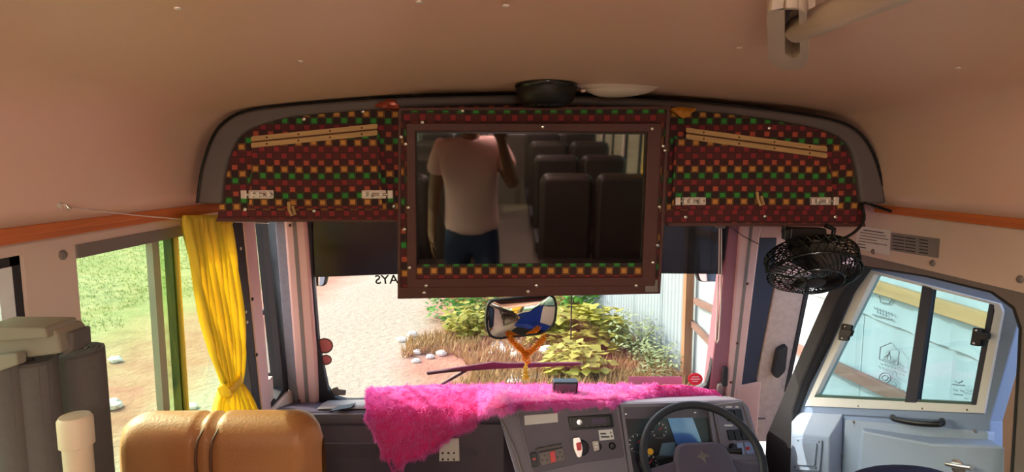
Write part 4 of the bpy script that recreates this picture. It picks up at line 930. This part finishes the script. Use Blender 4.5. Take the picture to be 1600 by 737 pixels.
lathe('ignition_knob', [(0.013, 0), (0.013, 0.014), (0.009, 0.02), (0.003, 0.021)], FA.at(956, 696, 0.006), FA.n, M['black'], cp, 20)
sk = plate('socket_strip', rnd([(842, 707), (880, 699), (884, 719), (845, 728)], 3), FA, 0.02, M['greyrub'], cp, 0.024, 0.003)
plate('strip_lid', rnd([(837, 701), (878, 693), (879, 697), (838, 706)], 1), FA, 0.014, M['moulding'], cp, 0.030, 0.002)
plate('rocker_switch', [(859, 706), (867, 704), (869, 721), (861, 723)], FA, 0.006, M['red'], sk, 0.030, 0.001)
for ccx, ccy in ((851, 716), (875, 711)):
    for dx, dy in ((0, -5), (-3.5, 2.5), (3.5, 2)): lathe('socket_hole', [(0.0032, 0), (0.0032, 0.0008)], FA.at(ccx+dx, ccy+dy, 0.0243), FA.n, M['black'], sk, 10)
plate('side_switch', rnd([(829, 708), (838, 706), (841, 728), (832, 731)], 2), FA, 0.012, M['black'], cp, 0.020, 0.002)
plate('rocker_switch', [(832, 716), (837, 715), (837.5, 718), (832.5, 719)], FA, 0.003, M['red'], cp, 0.022)
# instrument cluster behind a lens, with a raised hood
cl = plate('instrument_cluster', rnd([(974, 637), (1106, 634), (1126, 760), (994, 760)], 6), FA, 0.006, M['cluster'], da, 0.003)
ring('cluster_hood', [(969, 631), (1110, 627), (1134, 770), (988, 770)], [(974, 636), (1106, 633), (1127, 770), (994, 770)], FA, 0.03, M['dash'], cl, 0.026, 0.004)
plate('hood_visor', [(971, 632), (1110, 628), (1114, 652), (976, 654)], FA, 0.004, M['dashdark'], cl, 0.008)
plate('display_lens', [(1043, 653), (1082, 652), (1097, 692), (1057, 694)], FA, 0.003, M['bluegloss'], cl, 0.009)
plate('display_lens', [(1035, 692), (1055, 690), (1056, 714), (1028, 716)], FA, 0.003, mat('teal_lens', (96, 124, 140), 0.2, var=0), cl, 0.008)
for (ccx, ccy, rr_) in ((996, 692, 15), (1030, 672, 13), (1014, 724, 15)):
    ring('dial_ring', ell(ccx, ccy, rr_, rr_), ell(ccx, ccy, rr_-1.2, rr_-1.2), FA, 0.001, M['moulding'], cl, 0.004)
    for k in range(9):
        t = math.pi*(0.75+1.5*k/8); plate('dial_tick', [(ccx+math.cos(t+e)*rr_*f, ccy+math.sin(t+e)*rr_*f) for f, e in ((0.72, -0.05), (0.9, -0.05), (0.9, 0.05), (0.72, 0.05))], FA, 0.0006, M['paper'], cl, 0.0045)
    plate('dial_needle', [(ccx-1, ccy), (ccx+1, ccy), (ccx+rr_*0.5, ccy-rr_*0.6)], FA, 0.0006, M['red'], cl, 0.005)
lathe('warning_sticker', [(0.012, 0), (0.012, 0.002)], FA.at(1016, 705, 0.006), FA.n, M['yellow'], cl, 16)
for q in ((978, 647), (1086, 644)): screw(cl, FA.at(*q, 0.008), FA.n, 0.006, M['chrome'])
swp = plate('switch_panel', rnd([(1115, 636), (1161, 630), (1190, 720), (1134, 722)], 5), FA, 0.012, M['dash'], da, 0.008, 0.004)
ring('switch_panel_lip', rnd([(1112, 632), (1163, 626), (1194, 724), (1132, 726)], 5), rnd([(1116, 637), (1160, 631), (1189, 719), (1135, 721)], 5), FA, 0.008, M['dashtop'], swp, 0.012, 0.002)
for (x0, y0, x1, y1, n) in ((1134, 639, 1160, 658, 2), (1136, 671, 1168, 688, 3)):
    for k in range(n):
        a0 = x0+(x1-x0)*k/n; a1 = x0+(x1-x0)*(k+1)/n-1.5; plate('rocker_switch', [(a0, y0+1), (a1, y0), (a1+4, y1-1), (a0+4, y1)], FA, 0.01, M['black'], swp, 0.017, 0.002)
for x0, x1, y in ((1122, 1128, 635), (1134, 1144, 634), (1149, 1154, 634), (1132, 1145, 663)): plate('label', rect(x0, y, x1, y+2.6), FA, 0.0006, M['paper'], swp, 0.009)
lathe('light_switch', [(0.014, 0), (0.014, 0.008), (0.010, 0.014), (0.006, 0.016)], FA.at(1144, 698, 0.008), FA.n, M['black'], swp, 18)
plate('switch_blank', [(1151, 692), (1160, 691), (1164, 709), (1154, 710)], FA, 0.004, M['doorblue'], swp, 0.011, 0.001)
plate('switch_blank', [(1163, 691), (1174, 690), (1179, 708), (1167, 709)], FA, 0.004, M['doorblue'], swp, 0.011, 0.001)
lathe('hazard_button', [(0.0065, 0), (0.0065, 0.006), (0.003, 0.008)], FA.at(1168, 700, 0.011), FA.n, M['red'], swp, 14)
ch = plate('paper_chart', [(687, 686), (717, 684), (719, 770), (685, 770)], LF, 0.001, M['paper'], None, 0.0100); tag(ch, 'narrow white printed chart stuck on the dashboard below the pink cloth', 'chart')
for r_ in range(5):
    for c_i in range(3): plate('text_line', rect(690+c_i*9, 706+r_*10, 692+c_i*9+random.uniform(0, 3), 709+r_*10), LF, 0.0004, M['ink'], ch, 0.0106)

# ---------------------------------------------------------------- pink fur cloth
fu = thing('fur_cloth', (-0.2, 2.42, 0.72), 'shaggy hot pink fur cloth draped over the dashboard with one corner hanging', 'cloth')
def lerp_tab(tab, x):
    for (a, b), (c, d) in zip(tab, tab[1:]):
        if x <= c: return b+(d-b)*max(0, (x-a)/(c-a))
    return tab[-1][1]
topt = [(574, 610), (600, 604), (700, 601), (860, 601), (1000, 601), (1080, 602), (1118, 609)]
bott = [(574, 655), (580, 668), (590, 695), (602, 718), (613, 734), (640, 720), (690, 692), (735, 662), (768, 640), (800, 631), (860, 629), (950, 625), (1020, 619), (1090, 612), (1118, 611)]
cols = []
NU, NB = 110, 10
for i in range(NU+1):
    px = 574+(1118-574)*i/NU
    back = PY(2.50).at(px, lerp_tab(topt, px)); k = min(1, max(0, (px-745)/50)); k = k*k*(3-2*k)
    eL = PY(2.322).at(px, 655+3*math.sin(px*0.05)); eL.z = 0.738
    eR = TOPP.at(px, lerp_tab(bott, px)-1.5, 0.014); eR = eR if eR.y < 2.49 else V((eR.x, 2.49, eR.z))
    E = eL*(1-k)+eR*k
    row_ = []
    for j in range(NB+1):
        t = j/NB; p = back*(1-t)+E*t; p.z += 0.014*math.sin(math.pi*t)*(1-0.6*k)
        row_.append(p)
    bl = PY(2.300-0.012*math.sin(px*0.09)).at(px, lerp_tab(bott, px)); bl = bl*(1-k)+(E+V((0, -0.006, -0.012)))*k
    for j in range(1, NB+1):
        t = j/NB; p = E*(1-t)+bl*t; p.y -= 0.018*math.sin(math.pi*min(1, t*1.3))*(1-k); row_.append(p)
    cols.append([p+mnoise.noise_vector(p*22)*0.006 for p in row_])
surf('cloth', cols, M['fur'], fu, 0.006)
hs, hf = [], []
NR = len(cols[0])
for n in range(34000):
    i = random.uniform(0, NU-0.001); j = random.uniform(0, NR-1.001)
    if random.random() < 0.15: j = NR-1.001
    if random.random() < 0.04: i = random.uniform(0, 1.5)
    a, b = int(i), int(j); fi, fj = i-a, j-b
    p = (cols[a][b]*(1-fi)+cols[a+1][b]*fi)*(1-fj)+(cols[a][b+1]*(1-fi)+cols[a+1][b+1]*fi)*fj
    nn = (cols[a+1][b]-cols[a][b]).cross(cols[a][b+1]-cols[a][b])
    if nn.length < 1e-9: continue
    nn.normalize()
    if nn.dot(CAM-p) < 0: nn = -nn
    cl_ = mnoise.noise_vector(p*35); L = random.uniform(0.012, 0.028)*(1.3 if b >= NR-2 else 1); d = (nn*0.7+cl_*1.1+V((random.uniform(-.4, .4), random.uniform(-.4, .1), -0.5+random.uniform(-.3, .3)))).normalized()
    s_ = d.cross(V((random.uniform(-1, 1), random.uniform(-1, 1), random.uniform(-1, 1)))).normalized()*0.0014
    k = len(hs); hs += [p-s_, p+s_, p+d*L]; hf.append([k, k+1, k+2])
hair = mesh_obj('fur_strands', hs, hf, M['furlight'], fu); hair['kind'] = 'stuff'
db = thing('dashboard_box', TOPP.at(884, 625, 0.02), 'small black box standing on the pink cloth at the dashboard centre', 'box')
prism('casing', [PY(2.262).at(*q) for q in ((865, 597), (904, 597), (901, 626), (864, 626))], (0, 0.05, 0), M['black'], db, 0.004)
prism('cover', [PY(2.258).at(*q) for q in ((868, 600), (901, 600), (898, 622), (867, 622))], (0, 0.006, 0), M['dashdark'], db, 0.002)
prism('foot', [PY(2.262).at(*q) for q in ((860, 625), (905, 625), (906, 629), (858, 629))], (0, 0.06, 0), M['dashdark'], db, 0.002)

# ---------------------------------------------------------------- steering wheel
SC = PY(2.0).at(1098, 716); SN = V((-0.05, -0.643, 0.766)).normalized(); su = V((1, 0, 0)); su = (su-SN*su.dot(SN)).normalized(); sv = SN.cross(su)
sw = thing('steering_wheel', SC, 'large black steering wheel with a silver emblem on its pad', 'steering wheel')
def wp_(a, b, h=0.0): return SC+su*a+sv*b+SN*h
tube('rim', [wp_(0.208*math.cos(2*math.pi*k/48), 0.208*math.sin(2*math.pi*k/48)) for k in range(48)], 0.0145, M['rubber'], sw, 12, True)
pad = rnd([(-0.095, 0.035), (-0.07, 0.062), (0.07, 0.062), (0.10, 0.03), (0.115, -0.09), (0.06, -0.13), (-0.06, -0.13), (-0.115, -0.09)], 0.03, 4)
prism('pad', [wp_(a, b, 0.008) for a, b in pad], -SN*0.05, M['dashdark'], sw, 0.014)
for s_ in (-1, 1): prism('spoke', [wp_(s_*0.09, 0.0, -0.004), wp_(s_*0.09, -0.07, -0.004), wp_(s_*0.2, -0.062, 0.0), wp_(s_*0.2, -0.03, 0.0)], -SN*0.018, M['dashdark'], sw, 0.006)
star = [(0, 0.026), (0.004, 0.010), (0.020, 0.006), (0.026, -0.004), (0.010, -0.004), (0.005, -0.012), (0.006, -0.028), (-0.001, -0.014), (-0.010, -0.008), (-0.026, -0.004), (-0.014, 0.003), (-0.006, 0.008)]
prism('emblem', [wp_(a, b+0.005, 0.0105) for a, b in star], -SN*0.004, M['chrome'], sw)
tube('column', [wp_(0, 0, -0.03), wp_(0, 0, -0.10), wp_(0, 0.01, -0.30)], [0.05, 0.055, 0.06], M['dashdark'], sw, 20)
tube('stalk', [wp_(0.04, 0.06, -0.07), wp_(0.12, 0.05, -0.06), wp_(0.165, 0.045, -0.055)], [0.006, 0.009, 0.012], M['black'], sw, 10)
tube('stalk', [wp_(-0.04, 0.05, -0.07), wp_(-0.10, 0.03, -0.06), wp_(-0.15, 0.028, -0.055)], [0.006, 0.009, 0.011], M['black'], sw, 10)
box('column_shroud', wp_(0, -0.01, -0.085), (0.15, 0.10, 0.10), M['dashdark'], sw, None, 0.02)

# ---------------------------------------------------------------- driver's door
do = thing('door_1', (1.1, 1.95, 0.1), 'blue-grey driver door standing slightly open', 'door', kind='structure')
d_out = [(1341, 396), (1572, 452), (1592, 500), (1545, 664), (1234, 646)]
d_in = [(1352, 420), (1562, 474), (1567, 486), (1537, 646), (1257, 634)]
g_in = [(1366, 428), (1552, 476), (1553, 486), (1524, 632), (1272, 620)]
ring('upper_frame', d_out, d_in, DOOR, 0.04, M['doorblue'], do, 0.0, 0.004)
plate('lower_panel', [(1234, 640), (1547, 658), (1546, 1000), (1222, 1000)], DOOR, 0.04, M['doorblue'], do, 0.0, 0.004)
wfr = ring('window_surround', d_in, g_in, DOOR, 0.03, M['white'], do, 0.006, 0.003)
for q in ((1326, 470), (1305, 514), (1282, 565), (1340, 634), (1440, 638), (1510, 640)): screw(wfr, DOOR.at(q[0]+1, q[1], 0.006), DOOR.n, 0.003, M['greyrub'])
mesh_obj('pane', [DOOR.at(*q, -0.012) for q in ((1360, 424), (1456, 446), (1432, 632), (1266, 624))], [[0, 1, 2, 3]], M['glassdoor'], do)
mesh_obj('pane', [DOOR.at(*q, -0.002) for q in ((1441, 444), (1556, 474), (1558, 486), (1528, 636), (1414, 630))], [[0, 1, 2, 3, 4]], M['glassdoor'], do)
navy = mat('navy_rubber', (44, 50, 66), 0.5)
plate('slider_bar', [(1441, 444), (1457, 449), (1432, 630), (1413, 629)], DOOR, 0.016, navy, do, 0.006, 0.002)
plate('slider_bar', [(1545, 474), (1554, 476), (1527, 633), (1516, 632)], DOOR, 0.016, navy, do, 0.006, 0.002)
plate('bottom_channel', [(1271, 616), (1526, 628), (1526, 633), (1269, 621)], DOOR, 0.02, mat('green_channel', (70, 100, 92), 0.4), do, 0.004)
for pts, tabp in (([(1315, 505), (1331, 508), (1324, 533), (1309, 531)], [(1312, 514), (1331, 516), (1327, 526), (1310, 524)]), ([(1520, 511), (1535, 513), (1531, 541), (1515, 539)], [(1524, 519), (1543, 521), (1541, 531), (1522, 529)])):
    l_ = plate('latch', rnd(pts, 3), DOOR, 0.008, M['black'], do, 0.014, 0.002)
    plate('latch_tab', rnd(tabp, 2), DOOR, 0.012, M['black'], l_, 0.026, 0.003)
    for f in (0.14, 0.86): screw(l_, DOOR.at(pts[0][0]*(1-f)+pts[3][0]*f+6, pts[0][1]*(1-f)+pts[3][1]*f+1, 0.014), DOOR.n, 0.004, M['chrome'])
dc = plate('door_card', rnd([(1320, 655), (1544, 674), (1541, 1000), (1304, 1000)], 5), DOOR, 0.02, M['doorcard'], do, 0.014, 0.005)
for q in ((1334, 659), (1524, 673), (1317, 712)): screw(dc, DOOR.at(*q, 0.015), DOOR.n, 0.005, M['greyrub'])
b0 = [(1350, 673), (1456, 693), (1570, 697), (1568, 1000), (1325, 1000)]; b1 = [(1345, 667), (1450, 681), (1552, 686), (1550, 1000), (1318, 1000)]
f_ = [DOOR.at(*q, 0.06) for q in b0]; k_ = [DOOR.at(*q, 0.014) for q in b1]; nq = 5
mesh_obj('armrest_bulge', f_+k_, [list(range(nq)), list(range(2*nq-1, nq-1, -1))]+[[i, (i+1) % nq, nq+(i+1) % nq, nq+i] for i in range(nq)], M['doorcard'], dc)
bev(bpy.data.objects['armrest_bulge'], 0.006)
tube('pull_handle', catmull([DOOR.at(1395, 651, 0.015), DOOR.at(1400, 655, 0.04), DOOR.at(1434, 661, 0.05), DOOR.at(1468, 662, 0.04), DOOR.at(1472, 657, 0.015)], 4), 0.0085, M['black'], do, 10)
lv = lathe('lever_cup', [(0.022, 0), (0.022, 0.003), (0.016, 0.004)], DOOR.at(1498, 730, 0.06), DOOR.n, M['chrome'], dc, 20)
tube('door_lever', [DOOR.at(1480, 725, 0.065), DOOR.at(1496, 728, 0.078), DOOR.at(1519, 731, 0.074)], [0.007, 0.006, 0.008], M['chrome'], dc, 8)
kf = [DOOR.at(*q, 0.06) for q in ((1238, 678), (1296, 681), (1290, 1000), (1230, 1000))]; kb = [DOOR.at(*q, 0.0) for q in ((1236, 642), (1318, 645), (1312, 1000), (1228, 1000))]
mesh_obj('speaker_box', kf+kb, [[0, 1, 2, 3], [7, 6, 5, 4], [0, 1, 5, 4], [1, 2, 6, 5], [2, 3, 7, 6], [3, 0, 4, 7]], M['doorcard'], do); bev(bpy.data.objects['speaker_box'], 0.006)
vp = plate('vent_plate', rnd([(1243, 684), (1284, 687), (1280, 736), (1238, 733)], 3), DOOR, 0.004, M['doorcard'], do, 0.066, 0.002)
plate('vent_flap', rnd([(1249, 690), (1276, 692), (1272, 728), (1245, 726)], 3), DOOR, 0.004, M['doorcard'], vp, 0.071, 0.003)
for q in ((1247, 688), (1280, 690), (1275, 731), (1242, 729)): screw(vp, DOOR.at(*q, 0.067), DOOR.n, 0.003, M['rubber'])

# ---------------------------------------------------------------- driver's seat and the seats behind the camera
ds = thing('driver_seat', (0.60, 1.05, 0.0), 'navy driver seat whose rounded headrest shows at the bottom right', 'seat')
seat_back(ds, 0.35, 0.83, 1.04, 0.50, 1.04, 0.12, M['blue'])
hd = []; HT = PY(0.98).at(1424, 742)
for i in range(17):
    ph = math.pi*i/16; hd.append([V((HT.x+0.125*math.sin(ph)**0.6*math.cos(t), 1.0+0.05*math.sin(ph)**0.6*math.sin(t), HT.z+0.068*(math.cos(ph)-1))) for t in [2*math.pi*k/24 for k in range(24)]])
surf('headrest', hd, M['navy'], ds, cyc=True)
box('seat_cushion', (0.59, 1.28, 0.45), (0.48, 0.46, 0.13), M['blue'], ds, None, 0.04)
box('seat_base', (0.59, 1.26, 0.19), (0.36, 0.38, 0.38), M['black'], ds, None, 0.01)
def rear_seat(x0, x1, y, label):
    r = thing('bench_seat', ((x0+x1)/2, y, 0), label, 'seat', 'bench seats further back')
    seat_back(r, x0, (x0+x1)/2-0.01, y-0.15, 0.42, 1.12, 0.11, M['seatbrown']); seat_back(r, (x0+x1)/2+0.01, x1, y-0.15, 0.42, 1.12, 0.11, M['seatbrown'])
    box('seat_cushion', ((x0+x1)/2, y+0.12, 0.40), (x1-x0, 0.45, 0.12), M['seatbrown'], r, None, 0.03)
    for lx in (x0+0.1, x1-0.1):
        for ly in (y-0.03, y+0.27): tube('leg', [V((lx, ly, 0)), V((lx, ly, 0.36))], 0.016, M['black'], r, 8)
ords = ('nearest', 'second', 'third', 'last')
for k, y in enumerate((-1.0, -1.85, -2.7, -3.55)):
    rear_seat(-1.04, -0.22, y, 'brown bench seat on the left of the aisle behind the camera, %s row' % ords[k]); rear_seat(0.20, 1.04, y, 'brown bench seat on the right of the aisle behind the camera, %s row' % ords[k])

cv = thing('curtain', (1.0, -1.2, 0.8), 'yellow curtain on the right wall seen mirrored in the television', 'curtain')
surf('cloth', [[V((1.02+0.016*math.sin(j*0.9), -1.30+0.34*j/30*(1-0.35*max(0, 1-abs(z-1.05)/0.2)), z)) for j in range(31)] for z in (0.80, 0.9, 1.0, 1.05, 1.1, 1.2, 1.35, 1.55)], M['curtain'], cv, 0.002)
box('heading_strip', (1.02, -1.13, 1.55), (0.02, 0.36, 0.02), M['orange'], cv)
# ---------------------------------------------------------------- the person standing in the aisle, seen mirrored in the screen
pX, pY = -0.29, -0.40
pe = thing('person', (pX, pY, 0.0), 'person in a pale pink t-shirt and dark jeans, seen mirrored in the television', 'person')
def skin(name, pts, edges, root, m, sub=2):
    me = bpy.data.meshes.new(name); me.from_pydata([tuple(V((pX, pY, 0))+V(p[:3])-org(pe)) for p in pts], edges, []); me.materials.append(m)
    o = bpy.data.objects.new(name, me); COL.objects.link(o); o.parent = pe
    sk_ = o.modifiers.new('skin', 'SKIN'); sk_.use_smooth_shade = True
    lay = me.skin_vertices[0].data
    for i, p in enumerate(pts):
        r = p[3]; lay[i].radius = r if isinstance(r, tuple) else (r, r); lay[i].use_root = (i == root)
    s_ = o.modifiers.new('sub', 'SUBSURF'); s_.levels = sub; s_.render_levels = sub
    return o
B = [(0, 0, 0.93, (0.15, 0.10)), (0, 0, 1.12, (0.14, 0.095)), (0, 0, 1.33, (0.155, 0.10)), (0, -0.01, 1.46, (0.10, 0.07)), (0, 0, 1.53, 0.052), (0, 0.015, 1.60, (0.066, 0.075)), (0, 0.02, 1.68, (0.074, 0.092)), (0, 0.01, 1.76, (0.05, 0.06)),
     (-0.17, -0.01, 1.43, 0.062), (-0.235, -0.02, 1.16, 0.046), (-0.25, 0.05, 0.93, 0.030), (-0.25, 0.07, 0.86, (0.02, 0.036)),
     (0.17, -0.01, 1.43, 0.062), (0.27, 0.06, 1.20, 0.046), (0.20, 0.24, 1.48, 0.030), (0.18, 0.29, 1.555, (0.036, 0.02)),
     (-0.09, 0, 0.86, 0.085), (-0.10, 0.015, 0.50, 0.062), (-0.10, -0.01, 0.09, 0.042), (-0.11, 0.15, 0.035, 0.034),
     (0.09, 0, 0.86, 0.085), (0.10, 0.015, 0.50, 0.062), (0.10, -0.01, 0.09, 0.042), (0.11, 0.15, 0.035, 0.034)]
E_ = [(0, 1), (1, 2), (2, 3), (3, 4), (4, 5), (5, 6), (6, 7), (2, 8), (8, 9), (9, 10), (10, 11), (2, 12), (12, 13), (13, 14), (14, 15), (0, 16), (16, 17), (17, 18), (18, 19), (0, 20), (20, 21), (21, 22), (22, 23)]
def finger(root_i, base, dirs, r):
    prev = root_i
    p = V(base)
    for k, d in enumerate([None]+dirs):
        if d is not None: p = p+V(d)
        B.append((p.x, p.y, p.z, r*(1-0.1*k))); E_.append((prev, len(B)-1)); prev = len(B)-1
for k in range(4): finger(11, (-0.25, 0.045+k*0.018, 0.815-0.004*abs(k-1.5)), [(0.004, 0.004, -0.03), (0.010, 0.002, -0.026), (0.012, 0, -0.018)], 0.008)
finger(11, (-0.24, 0.105, 0.85), [(0.01, 0.022, -0.024), (0.012, 0.008, -0.024)], 0.009)
for k in range(4): finger(15, (0.225-0.002*k, 0.30+0.004*k, 1.545+k*0.019), [(0.006, 0.028, 0.004), (-0.022, 0.022, 0.004), (-0.02, 0.006, 0.0)], 0.008)
finger(15, (0.15, 0.30, 1.57), [(-0.006, 0.03, 0.015), (0.006, 0.026, 0.014)], 0.009)
skin_m = mat('skin_brown', (128, 84, 62), 0.55, var=0.06)
skin('body', B, E_, 0, skin_m, 2)
T = [(0, 0, 0.86, (0.20, 0.14)), (0, 0, 1.10, (0.178, 0.125)), (0, 0, 1.33, (0.185, 0.125)), (0, -0.01, 1.47, (0.11, 0.085)), (-0.18, -0.01, 1.43, 0.08), (-0.225, -0.015, 1.25, 0.072), (0.18, -0.01, 1.43, 0.08), (0.24, 0.03, 1.28, 0.072), (0, 0, 0.97, (0.19, 0.135))]
skin('t_shirt', T, [(0, 8), (8, 1), (1, 2), (2, 3), (2, 4), (4, 5), (2, 6), (6, 7)], 0, mat('pale_pink_cotton', (226, 172, 172), 0.85, var=0.06, scale=8), 2)
J = [(0, 0, 1.03, (0.16, 0.11)), (0, 0, 0.88, (0.16, 0.11)), (-0.095, 0, 0.80, 0.105), (-0.10, 0.015, 0.50, 0.082), (-0.10, -0.01, 0.11, 0.07), (0.095, 0, 0.80, 0.105), (0.10, 0.015, 0.50, 0.082), (0.10, -0.01, 0.11, 0.07)]
skin('jeans', J, [(0, 1), (1, 2), (2, 3), (3, 4), (1, 5), (5, 6), (6, 7)], 0, mat('dark_denim', (38, 44, 74), 0.85, var=0.2, scale=30), 2)
hr = []
for i in range(9):
    ph = math.pi*0.56*i/8; hr.append([V((pX+0.083*math.sin(ph)*math.cos(t), pY+0.008+0.10*math.sin(ph)*math.sin(t)-0.012, 1.70+0.115*math.cos(ph)+(0.03*math.sin(t) if i > 5 else 0))) for t in [2*math.pi*k/20 for k in range(20)]])
surf('hair', hr, mat('black_hair', (22, 18, 17), 0.7, bump=0.5), pe, cyc=True)
ph_ = thing('phone', (-0.10, -0.055, 1.645), 'black phone held up by the person in the pink t-shirt', 'phone')
box('phone_body', (-0.10, -0.050, 1.655), (0.16, 0.009, 0.078), M['blackgloss'], ph_, None, 0.003)
lathe('lens_ring', [(0.009, 0), (0.009, 0.002), (0.006, 0.003)], (-0.12, -0.0455, 1.68), (0, 1, 0), M['chrome'], ph_, 16)

# ---------------------------------------------------------------- unseen fill lamps added behind the camera to brighten the cabin
glow = bpy.data.materials.new('fill_glow'); glow.use_nodes = True; gb_ = glow.node_tree.nodes['Principled BSDF']
gb_.inputs['Base Color'].default_value = (0.9, 0.88, 0.82, 1); gb_.inputs['Emission Color'].default_value = (1.0, 0.84, 0.72, 1); gb_.inputs['Emission Strength'].default_value = 26.0
for k, y in enumerate((-0.75, -2.2, -3.6)):
    r = thing('fill_lamp', (0, y, 1.90), 'added fill lamp brightening the cabin from behind the camera, %s of three' % ('nearest', 'middle', 'farthest')[k], 'lamp', 'added fill lamps over the aisle')
    box('fill_lamp_base', (0, y, 1.908), (0.20, 0.62, 0.018), M['cream'], r, None, 0.004)
    box('fill_diffuser', (0, y, 1.870), (0.16, 0.58, 0.062), glow, r, None, 0.008)
